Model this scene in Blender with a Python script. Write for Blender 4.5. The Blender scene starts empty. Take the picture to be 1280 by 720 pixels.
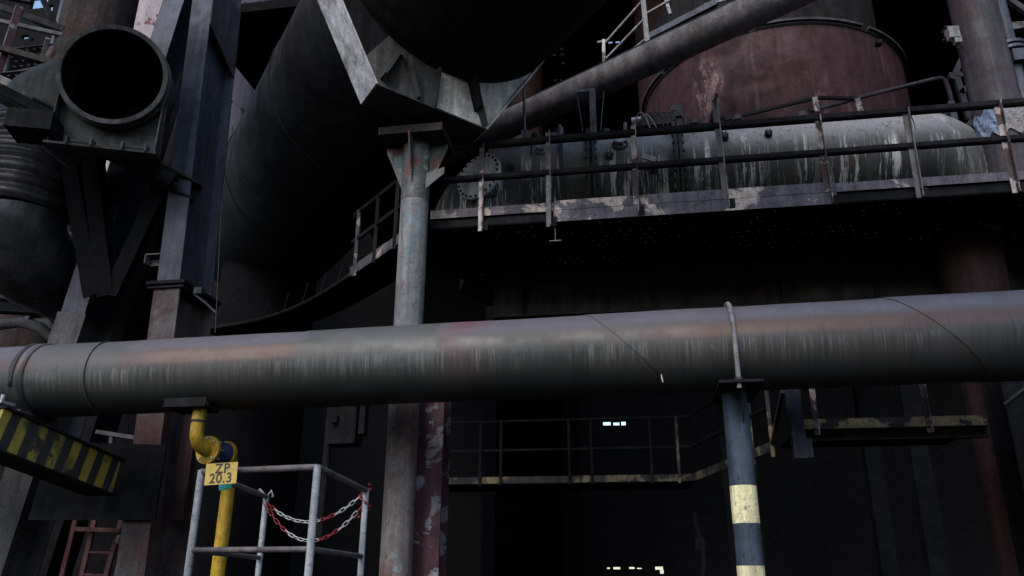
import bpy, math, random
from mathutils import Vector, Matrix
random.seed(7)
sc = bpy.context.scene
COL = sc.collection
V = Vector
R = math.radians
PI = math.pi

# ------------------------------------------------------------------ camera
FPX = 1000.0
PITCH, YAW, ROLL = R(20.25), R(9.34), R(0.3)
CF = V((-math.sin(YAW)*math.cos(PITCH), math.cos(YAW)*math.cos(PITCH), math.sin(PITCH)))
CR = V((math.cos(YAW), math.sin(YAW), 0))
CU = CR.cross(CF)
c_, s_ = math.cos(ROLL), math.sin(ROLL)
CR, CU = CR*c_ + CU*s_, CU*c_ - CR*s_
CC = V((0, 0, 1.6))
cam = bpy.data.cameras.new("camera")
cam.sensor_width = 36; cam.lens = 36*FPX/1280; cam.clip_end = 500; cam.clip_start = .05
co = bpy.data.objects.new("camera", cam); COL.objects.link(co)
M = Matrix((CR, CU, -CF)).transposed().to_4x4(); M.translation = CC
co.matrix_world = M
sc.camera = co

def ray(px, py): return CR*(px-640) + CU*(360-py) + CF*FPX
def at(px, py, Y=None, Z=None, X=None):
    """the point of a surveyed plane (a given depth, height or side) seen at a photo pixel"""
    w = ray(px, py)
    t = Y/w.y if Y is not None else ((Z-CC.z)/w.z if Z is not None else X/w.x)
    return CC + w*t
def zd(p): return (V(p)-CC).dot(CF)
def mw(px, p): return px*zd(p)/FPX            # a width in photo pixels -> metres at p

# ------------------------------------------------------------------ materials
def graph(name):
    m = bpy.data.materials.new(name); m.use_nodes = True
    nt = m.node_tree; nt.nodes.clear()
    out = nt.nodes.new('ShaderNodeOutputMaterial'); b = nt.nodes.new('ShaderNodeBsdfPrincipled')
    nt.links.new(b.outputs[0], out.inputs[0])
    return m, nt, b
class G:
    def __init__(s, nt): s.nt = nt; s.co = nt.nodes.new('ShaderNodeTexCoord').outputs['Object']
    def l(s, a, b): s.nt.links.new(a, b)
    def setv(s, sock, v):
        if hasattr(v, 'node'): s.l(v, sock)
        else: sock.default_value = v
    def noise(s, scale=1, detail=6, rough=.6, vs=(1, 1, 1), off=(0, 0, 0), dist=0, rot=(0, 0, 0)):
        mp = s.nt.nodes.new('ShaderNodeMapping'); s.l(s.co, mp.inputs[0])
        mp.inputs['Scale'].default_value = vs; mp.inputs['Location'].default_value = off
        mp.inputs['Rotation'].default_value = rot
        n = s.nt.nodes.new('ShaderNodeTexNoise'); s.l(mp.outputs[0], n.inputs['Vector'])
        n.inputs['Scale'].default_value = scale; n.inputs['Detail'].default_value = detail
        n.inputs['Roughness'].default_value = rough; n.inputs['Distortion'].default_value = dist
        return n.outputs[0]
    def ramp(s, f, a, b, lo=0., hi=1.):
        n = s.nt.nodes.new('ShaderNodeMapRange'); n.clamp = True
        s.setv(n.inputs[0], f)
        n.inputs[1].default_value = a; n.inputs[2].default_value = b
        n.inputs[3].default_value = lo; n.inputs[4].default_value = hi
        n.interpolation_type = 'SMOOTHSTEP'
        return n.outputs[0]
    def m(s, op, a, b=0.):
        n = s.nt.nodes.new('ShaderNodeMath'); n.operation = op
        s.setv(n.inputs[0], a); s.setv(n.inputs[1], b)
        return n.outputs[0]
    def mix(s, f, a, b, mode='MIX'):
        n = s.nt.nodes.new('ShaderNodeMix'); n.data_type = 'RGBA'; n.blend_type = mode
        s.setv(n.inputs[0], f)
        for k, v in ((6, a), (7, b)):
            if hasattr(v, 'node'): s.l(v, n.inputs[k])
            else: n.inputs[k].default_value = (*v, 1) if len(v) == 3 else v
        return n.outputs[2]
    def pos(s):
        g = s.nt.nodes.new('ShaderNodeNewGeometry'); x = s.nt.nodes.new('ShaderNodeSeparateXYZ')
        s.l(g.outputs['Position'], x.inputs[0]); return x.outputs
    def bump(s, h, strength=.3, dist=.02):
        n = s.nt.nodes.new('ShaderNodeBump'); n.inputs['Strength'].default_value = strength
        n.inputs['Distance'].default_value = dist; s.l(h, n.inputs['Height']); return n.outputs[0]

MATS = {}
def metal(name, c1, c2, rust=(.055, .026, .018), rthr=(.55, .7), rscale=1.7, chip=None, cthr=(.56, .6), cscale=3.,
          streak=None, sthr=(.55, .75), svs=(14, 14, .6), rough=.62, met=0., bump=.25, scale=.8, grime=.55, gscale=1., patch=None):
    """weathered, painted or rusty steel: two paint tones, rust patches, peeled chips, drip streaks, grain"""
    mt, nt, b = graph(name); g = G(nt)
    o = (random.random()*50, random.random()*50, random.random()*50)
    col = g.mix(g.ramp(g.noise(scale, 5, .6, off=o), .35, .65), c1, c2)
    drip = g.noise(1, 5, .65, vs=(9, 9, .7), off=o)
    col = g.mix(g.ramp(drip, .5, .8, 0, grime), col, tuple(v*.35 for v in c1))
    rn = g.noise(rscale*gscale, 9, .68, off=o, dist=.3)
    col = g.mix(g.ramp(rn, rthr[0], rthr[1], 0, .9), col, rust)
    if streak:
        sn = g.m('MULTIPLY', g.ramp(g.noise(1, 4, .6, vs=svs, off=o), sthr[0], sthr[1]), g.ramp(g.noise(.9, 3, .5, off=o), .42, .6))
        col = g.mix(sn, col, streak)
    if patch:
        px_, pz_, rx_, rz_, pc_ = patch; X0, Y0, Z0 = g.pos()
        r2 = g.m('ADD', g.m('POWER', g.m('DIVIDE', g.m('SUBTRACT', X0, px_), rx_), 2.), g.m('POWER', g.m('DIVIDE', g.m('SUBTRACT', Z0, pz_), rz_), 2.))
        pn = g.noise(1, 8, .75, vs=(7, 7, 3), off=o)
        col = g.mix(g.m('MULTIPLY', g.ramp(r2, 1.2, .2), g.ramp(pn, .44, .56)), col, pc_)
    ch = None
    if chip:
        ch = g.ramp(g.noise(cscale, 10, .62, off=(o[1], o[2], o[0]), dist=.4), cthr[0], cthr[1])
        col = g.mix(ch, col, chip)
    fine = g.noise(38*gscale, 6, .7)
    col = g.mix(g.ramp(fine, .3, .75, .0, .55), col, tuple(v*.5 for v in c2))
    mo = g.noise(4.5*gscale, 7, .72, off=(o[2], o[0], o[1]), dist=.6)
    v_ = g.m('MULTIPLY', g.ramp(mo, .3, .72, .72, 1.22), g.ramp(g.noise(1, 6, .7, vs=(6, 6, .3), off=(o[1], o[0], o[2])), .3, .7, .6, 1.3))
    v_ = g.m('MULTIPLY', v_, g.ramp(g.noise(19*gscale, 5, .7, off=o), .57, .66, 1., .45))
    v_ = g.m('MULTIPLY', v_, g.ramp(g.noise(1, 3, .7, vs=(34, 34, 1.6), off=o), .6, .72, 1., 1.5))
    vv = nt.nodes.new('ShaderNodeCombineColor'); [g.l(v_, vv.inputs[q]) for q in range(3)]
    col = g.mix(1., col, vv.outputs[0], 'MULTIPLY')
    b.inputs['Specular IOR Level'].default_value = .07 if max(c1) < .06 else .3
    g.l(col, b.inputs['Base Color'])
    g.l(g.ramp(rn, .35, .7, rough-.1, min(1, rough+.22)), b.inputs['Roughness'])
    b.inputs['Metallic'].default_value = met
    h = g.m('ADD', g.m('MULTIPLY', fine, .35), g.m('MULTIPLY', rn, .8))
    if ch is not None: h = g.m('ADD', h, g.m('MULTIPLY', ch, .25))
    g.l(g.bump(h, bump, .015), b.inputs['Normal'])
    MATS[name] = mt
    return mt

def px_(q): return at(q, 450, Y=8.34).x
def pipe_material():
    """old painted main: top paled for sky light, rust band on the shoulder, green-grey flank with pale drip streaks, underside darkened for shade"""
    mt, nt, b = graph('weathered_pipe_paint'); g = G(nt); x, y, z = g.pos()
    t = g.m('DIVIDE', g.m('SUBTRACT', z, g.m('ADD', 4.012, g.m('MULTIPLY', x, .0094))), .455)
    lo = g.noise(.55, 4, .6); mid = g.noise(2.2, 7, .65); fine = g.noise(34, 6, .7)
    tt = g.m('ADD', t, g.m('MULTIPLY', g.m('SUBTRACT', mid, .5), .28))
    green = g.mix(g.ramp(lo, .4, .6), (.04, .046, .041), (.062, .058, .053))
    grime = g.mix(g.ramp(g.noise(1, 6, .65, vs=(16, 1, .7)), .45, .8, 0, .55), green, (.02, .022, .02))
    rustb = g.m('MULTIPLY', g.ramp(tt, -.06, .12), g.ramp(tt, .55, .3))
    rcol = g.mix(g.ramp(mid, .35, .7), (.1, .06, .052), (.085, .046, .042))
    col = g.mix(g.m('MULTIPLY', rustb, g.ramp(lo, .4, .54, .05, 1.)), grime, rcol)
    col = g.mix(g.ramp(tt, .25, .6, 0, .9), col, g.mix(g.ramp(mid, .3, .7), (.15, .138, .168), (.108, .098, .118)))  # paler top painted in for the sky light on it
    def plate(a_, b_, f_=.12):
        xa_, xb_ = px_(a_), px_(b_); xn = g.m('ADD', x, g.m('MULTIPLY', g.m('SUBTRACT', mid, .5), .5))
        return g.m('MULTIPLY', g.ramp(xn, xa_-f_, xa_+f_), g.ramp(xn, xb_+f_, xb_-f_))
    gp_ = g.mix(g.ramp(mid, .35, .65), (.068, .076, .07), (.085, .086, .08))
    col = g.mix(g.m('MULTIPLY', plate(371, 545, .06), g.ramp(tt, -.5, -.1, 0, .8)), col, gp_)
    col = g.mix(g.m('MULTIPLY', plate(45, 150, .1), g.ramp(tt, -.5, -.1, 0, .7)), col, gp_)
    col = g.mix(g.m('MULTIPLY', plate(180, 368, .25), g.m('MULTIPLY', g.ramp(tt, .02, .12), g.ramp(tt, .5, .35, 0, .8))), col, (.15, .085, .066))
    col = g.mix(g.m('MULTIPLY', plate(850, 1130, .4), g.m('MULTIPLY', g.ramp(tt, .0, .12), g.ramp(tt, .45, .3, 0, .7))), col, (.115, .07, .056))
    # pale lime runs
    zone = g.m('MULTIPLY', g.ramp(g.m('ADD', t, g.m('MULTIPLY', lo, .3)), .22, .05), g.ramp(t, -.75, -.2))
    run = g.ramp(g.noise(1, 4, .75, vs=(36, 1.2, 1.0)), .47, .68)
    patch = g.ramp(g.noise(1.1, 5, .65, off=(3, 7, 1)), .35, .54)
    col = g.mix(g.m('MULTIPLY', g.m('MULTIPLY', run, zone), g.m('MULTIPLY', patch, .85)), col, (.2, .195, .18))
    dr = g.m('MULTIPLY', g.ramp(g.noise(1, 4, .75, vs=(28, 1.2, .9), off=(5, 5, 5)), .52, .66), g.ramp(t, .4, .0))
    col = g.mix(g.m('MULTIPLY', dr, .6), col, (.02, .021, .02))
    col = g.mix(g.m('MULTIPLY', g.ramp(t, -.1, -.7), .6), col, (.02, .022, .021))  # underside darkened in the colour to deepen its shade
    sc_ = g.ramp(g.noise(1, 5, .8, vs=(3, 14, 9), off=(2, 9, 1), dist=1.2), .66, .7)
    col = g.mix(g.m('MULTIPLY', sc_, .45), col, (.2, .19, .18))
    # red paint stain
    dx = g.m('DIVIDE', g.m('SUBTRACT', x, g.m('ADD', at(575, 430, Y=8.3).x, g.m('MULTIPLY', g.m('SUBTRACT', mid, .5), .7))), .33)
    st = g.ramp(g.m('ABSOLUTE', dx), 1.1, .1)
    st = g.m('MULTIPLY', st, g.m('MULTIPLY', g.ramp(tt, -.7, .8, .1, .6), g.ramp(mid, .35, .6, .3, 1.)))
    col = g.mix(st, col, (.16, .035, .045))
    ch = g.ramp(g.noise(7, 10, .7, off=(4, 1, 9)), .63, .68)
    col = g.mix(g.m('MULTIPLY', ch, .6), col, (.045, .032, .027))
    col = g.mix(g.ramp(fine, .35, .75, 0, .4), col, (.05, .048, .045))
    g.l(col, b.inputs['Base Color'])
    g.l(g.ramp(mid, .3, .7, .36, .6), b.inputs['Roughness'])
    b.inputs['Specular IOR Level'].default_value = .4
    g.l(g.bump(g.m('ADD', g.m('MULTIPLY', fine, .25), g.m('ADD', mid, g.m('MULTIPLY', run, .15))), .22, .012), b.inputs['Normal'])
    MATS['pipe'] = mt; return mt
pipe_material()

def drip_duct_material():
    mt, nt, b = graph('lime_dripped_duct_steel'); g = G(nt); x, y, z = g.pos()
    mid = g.noise(1.6, 8, .66); fine = g.noise(30, 6, .7); lo = g.noise(.5, 3, .5)
    col = g.mix(g.ramp(mid, .35, .65), (.13, .13, .13), (.06, .072, .066))
    col = g.mix(g.m('MULTIPLY', g.ramp(g.m('ADD', z, g.m('MULTIPLY', mid, .5)), 8.1, 8.5), .85), col, (.28, .27, .285))  # crown paled in the colour for light from above
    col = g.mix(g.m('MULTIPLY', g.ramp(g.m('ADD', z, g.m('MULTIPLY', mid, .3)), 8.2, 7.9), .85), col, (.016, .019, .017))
    zone = g.m('MULTIPLY', g.ramp(g.m('ADD', z, g.m('MULTIPLY', g.noise(1, 4, .7, vs=(5, .5, .2)), 1.3)), 8.75, 8.45), g.ramp(z, 6.9, 7.3, .6, 1))
    run = g.m('MULTIPLY', g.ramp(g.noise(1, 5, .8, vs=(13, 1.5, .7), off=(0, 0, 2)), .5, .58), g.ramp(g.noise(1, 3, .6, vs=(5, 1, .25), off=(1, 0, 7)), .4, .62, .15, 1.))
    pt = g.ramp(g.noise(.75, 3, .5, vs=(1, .2, .15), off=(5.3, 0, 0)), .36, .5)
    col = g.mix(g.m('MULTIPLY', g.m('MULTIPLY', run, zone), pt), col, (.68, .66, .68))
    rp = g.ramp(g.noise(1.3, 9, .7, off=(9, 2, 4)), .58, .7)
    col = g.mix(g.m('MULTIPLY', rp, .75), col, (.075, .04, .034))
    ps = g.ramp(g.noise(1, 6, .7, vs=(3.5, 2, 1.2), off=(2, 8, 5)), .62, .68)
    col = g.mix(g.m('MULTIPLY', ps, .8), col, (.4, .38, .4))
    sp = g.ramp(g.noise(12, 6, .75, off=(1, 1, 6)), .56, .64)
    col = g.mix(g.m('MULTIPLY', sp, .75), col, (.03, .026, .026))
    bl = g.ramp(g.noise(2.6, 9, .72, off=(6, 4, 2), dist=.5), .52, .62)
    col = g.mix(g.m('MULTIPLY', bl, .6), col, (.06, .058, .05))
    col = g.mix(g.ramp(fine, .35, .75, 0, .4), col, (.05, .05, .05))
    g.l(col, b.inputs['Base Color']); g.l(g.ramp(mid, .3, .7, .45, .75), b.inputs['Roughness'])
    g.l(g.bump(g.m('ADD', mid, g.m('MULTIPLY', fine, .3)), .3, .015), b.inputs['Normal'])
    MATS['drip'] = mt
drip_duct_material()

def hazard_material():
    """black and yellow slanted warning stripes, half worn away"""
    mt, nt, b = graph('worn_hazard_paint'); g = G(nt)
    mp = nt.nodes.new('ShaderNodeSeparateXYZ'); g.l(g.co, mp.inputs[0])
    w = g.m('ADD', g.m('ADD', mp.outputs[1], g.m('MULTIPLY', mp.outputs[0], .62)), g.m('MULTIPLY', mp.outputs[2], -.28))
    n = g.noise(3, 8, .65)
    w = g.m('ADD', w, g.m('MULTIPLY', n, .06))
    fr = g.m('FRACT', g.m('DIVIDE', w, .31))
    st = g.m('MULTIPLY', g.ramp(fr, .0, .04), g.ramp(fr, .56, .5))
    wear = g.ramp(n, .63, .55)
    col = g.mix(g.m('MULTIPLY', st, wear), (.03, .029, .03), g.mix(g.ramp(g.noise(9, 6, .7), .4, .7), (.4, .3, .045), (.26, .2, .04)))
    col = g.mix(g.ramp(g.noise(1.3, 7, .7, off=(2, 2, 2)), .5, .7, 0, .75), col, (.035, .03, .028))
    g.l(col, b.inputs['Base Color']); b.inputs['Roughness'].default_value = .7
    g.l(g.bump(n, .3, .01), b.inputs['Normal'])
    MATS['hazard'] = mt
hazard_material()

def stove_material():
    """white limewashed stove shell, peeling in courses down to red oxide"""
    mt, nt, b = graph('peeling_white_shell'); g = G(nt); x, y, z = g.pos()
    n = g.m('ADD', g.m('MULTIPLY', g.noise(1.1, 10, .7), .55), g.m('MULTIPLY', g.noise(1, 8, .75, vs=(4, 4, .5)), .45)); fine = g.noise(16, 6, .7)
    course = g.m('FRACT', g.m('DIVIDE', z, 2.35))
    band = g.m('MULTIPLY', g.ramp(course, .0, .06), g.ramp(course, .32, .26))
    pe = g.ramp(g.m('ADD', n, g.m('MULTIPLY', g.m('MULTIPLY', band, g.ramp(g.noise(.35, 2, .5, off=(3, 3, 3)), .45, .55)), .1)), .55, .58)
    white = g.mix(g.ramp(g.noise(1, 6, .6, vs=(3, 3, .4)), .35, .7), (.4, .34, .365), (.26, .215, .24))
    col = g.mix(pe, white, g.mix(g.ramp(fine, .3, .7), (.15, .055, .055), (.08, .035, .04)))
    g.l(col, b.inputs['Base Color']); b.inputs['Roughness'].default_value = .85
    g.l(g.bump(g.m('ADD', n, fine), .3, .04), b.inputs['Normal'])
    MATS['stove'] = mt
stove_material()

def plain(name, c, rough=.7, met=0.):
    mt, nt, b = graph(name); g = G(nt)
    n = g.noise(6, 8, .7)
    g.l(g.mix(g.ramp(n, .35, .7), c, tuple(v*.62 for v in c)), b.inputs['Base Color'])
    b.inputs['Roughness'].default_value = rough; b.inputs['Metallic'].default_value = met
    b.inputs['Specular IOR Level'].default_value = .02 if rough > .9 else .35
    g.l(g.bump(n, .15, .01), b.inputs['Normal'])
    MATS[name] = mt; return mt

metal('black_steel', (.014, .014, .016), (.02, .02, .022), rthr=(.6, .8), rust=(.03, .02, .018), rough=.6)
metal('dark_rust', (.05, .036, .034), (.035, .03, .03), rthr=(.5, .75), rust=(.085, .045, .038), rough=.75)
metal('deep_dark', (.016, .016, .018), (.022, .02, .022), rthr=(.5, .75), rust=(.034, .022, .02), rough=.85)
metal('dark_grey', (.055, .057, .06), (.04, .042, .045), rough=.65, rust=(.05, .035, .03))
metal('vessel_grey', (.025, .028, .029), (.017, .017, .019), rough=.6, rust=(.045, .034, .032), rthr=(.55, .8), scale=.3)
metal('red_shell', (.066, .018, .021), (.048, .015, .018), rust=(.028, .012, .013), rthr=(.45, .7), chip=(.2, .11, .11), cthr=(.66, .7), cscale=1.1, streak=(.17, .1, .105), sthr=(.55, .75), svs=(4, 4, .2), rough=.7, scale=.5, patch=(at(887, 100, Y=13.4).x, at(887, 98, Y=13.4).z, .3, .75, (.27, .16, .155)))
metal('red_dark', (.08, .03, .03), (.05, .025, .026), rust=(.05, .022, .022), rough=.75)
metal('column_paint', (.25, .245, .25), (.185, .19, .205), rust=(.12, .05, .045), rthr=(.6, .68), rscale=1.2, chip=(.17, .24, .28), cthr=(.55, .6), cscale=2.2, rough=.55, streak=(.1, .075, .07), svs=(10, 10, .5))
metal('column_head', (.12, .13, .13), (.09, .1, .1), rust=(.16, .045, .045), rthr=(.5, .58), rscale=2.4, chip=(.2, .29, .29), cthr=(.6, .64), cscale=3, rough=.6)
metal('red_flaked', (.095, .036, .046), (.075, .032, .04), rust=(.06, .03, .032), rthr=(.58, .7), chip=(.26, .27, .3), cthr=(.53, .57), cscale=2.6, rough=.6)
metal('purple_rust', (.075, .065, .082), (.058, .048, .058), rust=(.085, .045, .042), rthr=(.5, .72), rough=.6, streak=(.14, .125, .15), svs=(8, 8, .35))
metal('blue_steel', (.07, .085, .125), (.058, .06, .085), rust=(.1, .055, .05), rthr=(.5, .72), rough=.55, scale=.45, streak=(.11, .11, .14), svs=(7, 7, .3))
metal('leg_grey', (.115, .11, .11), (.08, .078, .08), rust=(.14, .09, .075), rthr=(.56, .7), rough=.75, streak=(.1, .09, .09), svs=(8, 8, .4))
metal('leg_rusty', (.12, .115, .115), (.09, .08, .085), rust=(.09, .04, .035), rthr=(.42, .6), rscale=1.1, rough=.7, streak=(.05, .04, .04), svs=(9, 9, .3))
metal('girder', (.06, .054, .052), (.045, .04, .04), rust=(.1, .06, .05), rough=.8, scale=.5)
metal('column_rusty', (.2, .165, .15), (.14, .135, .14), rust=(.13, .06, .05), rthr=(.46, .62), rscale=1.0, chip=(.2, .26, .31), cthr=(.6, .65), cscale=2.4, rough=.6, streak=(.07, .055, .05), svs=(10, 10, .3))
metal('lit_plate', (.85, .84, .85), (.78, .77, .78), rust=(.2, .18, .17), rthr=(.6, .75), rscale=1.4, rough=.8, streak=(.5, .48, .48), svs=(12, 12, 1.2), grime=.2)
metal('pale_flange', (.7, .7, .76), (.52, .52, .58), rust=(.12, .11, .12), rthr=(.5, .72), rscale=1.2, rough=.75, streak=(.75, .74, .78), svs=(2.2, 9, 9), sthr=(.45, .65), grime=.5)
metal('peeling_edge', (.17, .15, .18), (.14, .125, .15), rust=(.055, .03, .035), chip=(.6, .48, .42), cthr=(.545, .57), cscale=1.6, rough=.7, rthr=(.6, .7))
metal('peeling_yellow', (.06, .055, .055), (.05, .045, .045), rust=(.05, .03, .028), chip=(.3, .23, .12), cthr=(.5, .56), cscale=1.9, rough=.7)
metal('rail_black', (.014, .014, .016), (.02, .018, .02), rough=.55, rust=(.06, .04, .035), rthr=(.62, .8))
metal('peeling_ochre', (.09, .075, .08), (.07, .06, .065), rust=(.06, .035, .033), chip=(.55, .44, .23), cthr=(.45, .49), cscale=2.2, rough=.7)
metal('post_flaked', (.09, .075, .085), (.11, .09, .095), rust=(.13, .055, .05), rthr=(.54, .62), rscale=3, chip=(.58, .5, .48), cthr=(.49, .53), cscale=3.2, rough=.65)
metal('post_pale', (.3, .29, .31), (.22, .21, .22), rust=(.12, .07, .06), rthr=(.55, .65), rscale=3.5, rough=.6)
metal('pale_dusty_pipe', (.15, .135, .135), (.11, .1, .1), rust=(.12, .085, .08), rthr=(.55, .75), rough=.75, scale=.5)
metal('galvanised', (.42, .43, .45), (.32, .33, .35), rust=(.16, .1, .075), rthr=(.62, .7), rscale=4, rough=.42, met=.25, bump=.1)
metal('painted_rail', (.1, .085, .088), (.13, .115, .115), rust=(.12, .06, .055), rthr=(.55, .65), rscale=4, rough=.55, bump=.1)
metal('yellow_paint', (.56, .34, .02), (.46, .28, .02), rust=(.2, .11, .04), rthr=(.6, .7), rough=.5, bump=.12, grime=.5, chip=(.3, .2, .06), cthr=(.62, .66), cscale=6)
metal('blue_paint', (.03, .045, .13), (.025, .035, .1), rust=(.06, .05, .05), rthr=(.68, .8), rough=.5, bump=.08, grime=.2)
metal('pole_blue', (.05, .07, .1), (.042, .058, .085), rust=(.1, .1, .11), rthr=(.64, .74), rough=.55, bump=.1, grime=.2)
metal('pole_yellow', (.85, .78, .47), (.8, .73, .43), rust=(.6, .53, .32), rthr=(.62, .78), rough=.6, bump=.1, grime=.12)
metal('mouth_steel', (.1, .1, .1), (.075, .078, .078), rust=(.05, .045, .042), rthr=(.52, .7), rough=.7, streak=(.24, .23, .22), svs=(6, 6, 6), sthr=(.62, .75))
metal('bellows', (.08, .076, .08), (.04, .042, .046), rust=(.075, .05, .045), rthr=(.52, .7), rough=.36, met=.35, streak=(.28, .27, .28), svs=(3, 3, 12), sthr=(.58, .75), bump=.35)
metal('ladder_red', (.24, .1, .1), (.18, .08, .08), rust=(.09, .045, .045), rough=.65)
plain('hall_wall', (.028, .028, .03), .95)
plain('hall_wall_dark', (.014, .014, .015), .95)
plain('soot', (.01, .01, .011), .95)
plain('white_enamel', (.5, .5, .48), .5)
plain('red_enamel', (.3, .025, .04), .45)
plain('sign_yellow', (.52, .36, .07), .55)
plain('ink_black', (.02, .02, .02), .6)
plain('teal_plastic', (.02, .27, .24), .45)
plain('blue_cover', (.22, .28, .42), .7)
plain('pale_cover', (.3, .28, .29), .85)
plain('cable_grey', (.3, .3, .32), .6)
plain('cable_dark', (.05, .05, .055), .6)
plain('soil', (.032, .03, .029), .95)
plain('glint_tab', (.8, .77, .74), .5, .1)

# ------------------------------------------------------------------ mesh builder
OFF = {}
def frame(d, up=V((0, 0, 1))):
    d = V(d).normalized(); up = V(up)
    if abs(d.dot(up.normalized())) > .99: up = V((0, 1, 0)) if abs(d.y) < .9 else V((1, 0, 0))
    s = d.cross(up).normalized(); u = s.cross(d).normalized()
    return d, s, u
class MB:
    def __init__(s): s.v = []; s.f = []; s.sm = []; s.mi = []; s.k = 0
    def add(s, vs, fs, smooth=False):
        n = len(s.v); s.v += [V(p) for p in vs]
        for f in fs: s.f.append([i+n for i in f]); s.sm.append(smooth); s.mi.append(s.k)
        return s
    def box(s, c, sz, m=None):
        c = V(c); hx, hy, hz = (q/2 for q in sz)
        vs = [V((x, y, z)) for x in (-hx, hx) for y in (-hy, hy) for z in (-hz, hz)]
        if m is not None: vs = [m @ q for q in vs]
        return s.add([c+q for q in vs], [(0, 1, 3, 2), (4, 6, 7, 5), (0, 4, 5, 1), (2, 3, 7, 6), (0, 2, 6, 4), (1, 5, 7, 3)])
    def sect(s, p0, p1, poly, up=(0, 0, 1)):
        p0, p1 = V(p0), V(p1); d, a, u = frame(p1-p0, up); n = len(poly)
        vs = [p+a*x+u*y for p in (p0, p1) for x, y in poly]
        fs = [(i, (i+1) % n, n+(i+1) % n, n+i) for i in range(n)] + [tuple(range(n))[::-1], tuple(range(n, 2*n))]
        return s.add(vs, fs)
    def bar(s, p0, p1, w, h, up=(0, 0, 1)):
        return s.sect(p0, p1, [(-w/2, -h/2), (w/2, -h/2), (w/2, h/2), (-w/2, h/2)], up)
    def hsec(s, p0, p1, w, h, up=(0, 0, 1), t=.022):
        x, y = w/2, h/2; q = t*.6
        return s.sect(p0, p1, [(-x, -y), (x, -y), (x, -y+t), (q, -y+t), (q, y-t), (x, y-t), (x, y), (-x, y), (-x, y-t), (-q, y-t), (-q, -y+t), (-x, -y+t)], up)
    def lsec(s, p0, p1, w, h, up=(0, 0, 1), t=.012):
        return s.sect(p0, p1, [(0, 0), (w, 0), (w, t), (t, t), (t, h), (0, h)], up)
    def usec(s, p0, p1, w, h, up=(0, 0, 1), t=.012):
        return s.sect(p0, p1, [(0, 0), (w, 0), (w, t), (t, t), (t, h-t), (w, h-t), (w, h), (0, h)], up)
    def tube(s, path, r, n=20, caps=True, smooth=True):
        path = [V(p) for p in path]; rs = r if isinstance(r, (list, tuple)) else [r]*len(path)
        d, a, u = frame(path[1]-path[0]); vs = []
        for i, p in enumerate(path):
            t = (path[min(i+1, len(path)-1)]-path[max(i-1, 0)]).normalized()
            a = (a - t*a.dot(t)).normalized(); u = a.cross(t).normalized()
            for k in range(n):
                th = 2*PI*k/n; vs.append(p+(a*math.cos(th)+u*math.sin(th))*rs[i])
        fs = []
        for i in range(len(path)-1):
            for k in range(n): fs.append((i*n+k, i*n+(k+1) % n, (i+1)*n+(k+1) % n, (i+1)*n+k))
        s.add(vs, fs, smooth)
        if caps:
            m = len(path)-1
            s.add([vs[k] for k in range(n)], [tuple(range(n))[::-1]])
            s.add([vs[m*n+k] for k in range(n)], [tuple(range(n))])
        return s
    def ring(s, c, ax, ro, ri, h, n=48, smooth=False):
        """flat annulus of thickness h centred on c"""
        c = V(c); d, a, u = frame(ax); vs = []
        for r_, o in ((ro, -h/2), (ro, h/2), (ri, h/2), (ri, -h/2)):
            for k in range(n):
                th = 2*PI*k/n; vs.append(c+d*o+(a*math.cos(th)+u*math.sin(th))*r_)
        fs = []
        for q in range(4):
            q2 = (q+1) % 4
            for k in range(n): fs.append((q*n+k, q*n+(k+1) % n, q2*n+(k+1) % n, q2*n+k))
        return s.add(vs, fs, smooth)
    def disc(s, c, ax, r, h, n=36): 
        d = V(ax).normalized(); c = V(c)
        return s.tube([c-d*h/2, c+d*h/2], r, n, True, False)
    def prism(s, poly, d):
        """polygon of 3D points pushed along the vector d"""
        poly = [V(p) for p in poly]; d = V(d); n = len(poly)
        return s.add(poly+[p+d for p in poly], [tuple(range(n))[::-1], tuple(range(n, 2*n))]+[(i, (i+1) % n, n+(i+1) % n, n+i) for i in range(n)])
    def lathe(s, c, prof, n=64, smooth=True):
        """profile of (radius, z) about a vertical axis"""
        c = V(c); vs = []
        for r_, z in prof:
            for k in range(n):
                th = 2*PI*k/n; vs.append(c+V((r_*math.cos(th), r_*math.sin(th), z)))
        fs = []
        for i in range(len(prof)-1):
            for k in range(n): fs.append((i*n+k, i*n+(k+1) % n, (i+1)*n+(k+1) % n, (i+1)*n+k))
        return s.add(vs, fs, smooth)
    def holed(s, o, ex, ey, w, h, holes, th):
        """plate w x h in the directions ex, ey with rectangular holes (x0,y0,x1,y1)"""
        o, ex, ey = V(o), V(ex), V(ey); nn = ex.cross(ey)*th
        xs = sorted({0, w, *[q[0] for q in holes], *[q[2] for q in holes]})
        ys = sorted({0, h, *[q[1] for q in holes], *[q[3] for q in holes]})
        def inh(x, y): return any(q[0] < x < q[2] and q[1] < y < q[3] for q in holes)
        for i in range(len(xs)-1):
            for j in range(len(ys)-1):
                if inh((xs[i]+xs[i+1])/2, (ys[j]+ys[j+1])/2): continue
                a = [o+ex*x+ey*y for x, y in ((xs[i], ys[j]), (xs[i+1], ys[j]), (xs[i+1], ys[j+1]), (xs[i], ys[j+1]))]
                s.add(a, [(0, 1, 2, 3)]); s.add([p+nn for p in a], [(3, 2, 1, 0)])
        for q in holes + [(0, 0, w, h)]:
            c = [(q[0], q[1]), (q[2], q[1]), (q[2], q[3]), (q[0], q[3])]
            for k in range(4):
                a, b2 = c[k], c[(k+1) % 4]; p, p2 = o+ex*a[0]+ey*a[1], o+ex*b2[0]+ey*b2[1]
                s.add([p, p2, p2+nn, p+nn], [(0, 1, 2, 3)])
        return s
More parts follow.
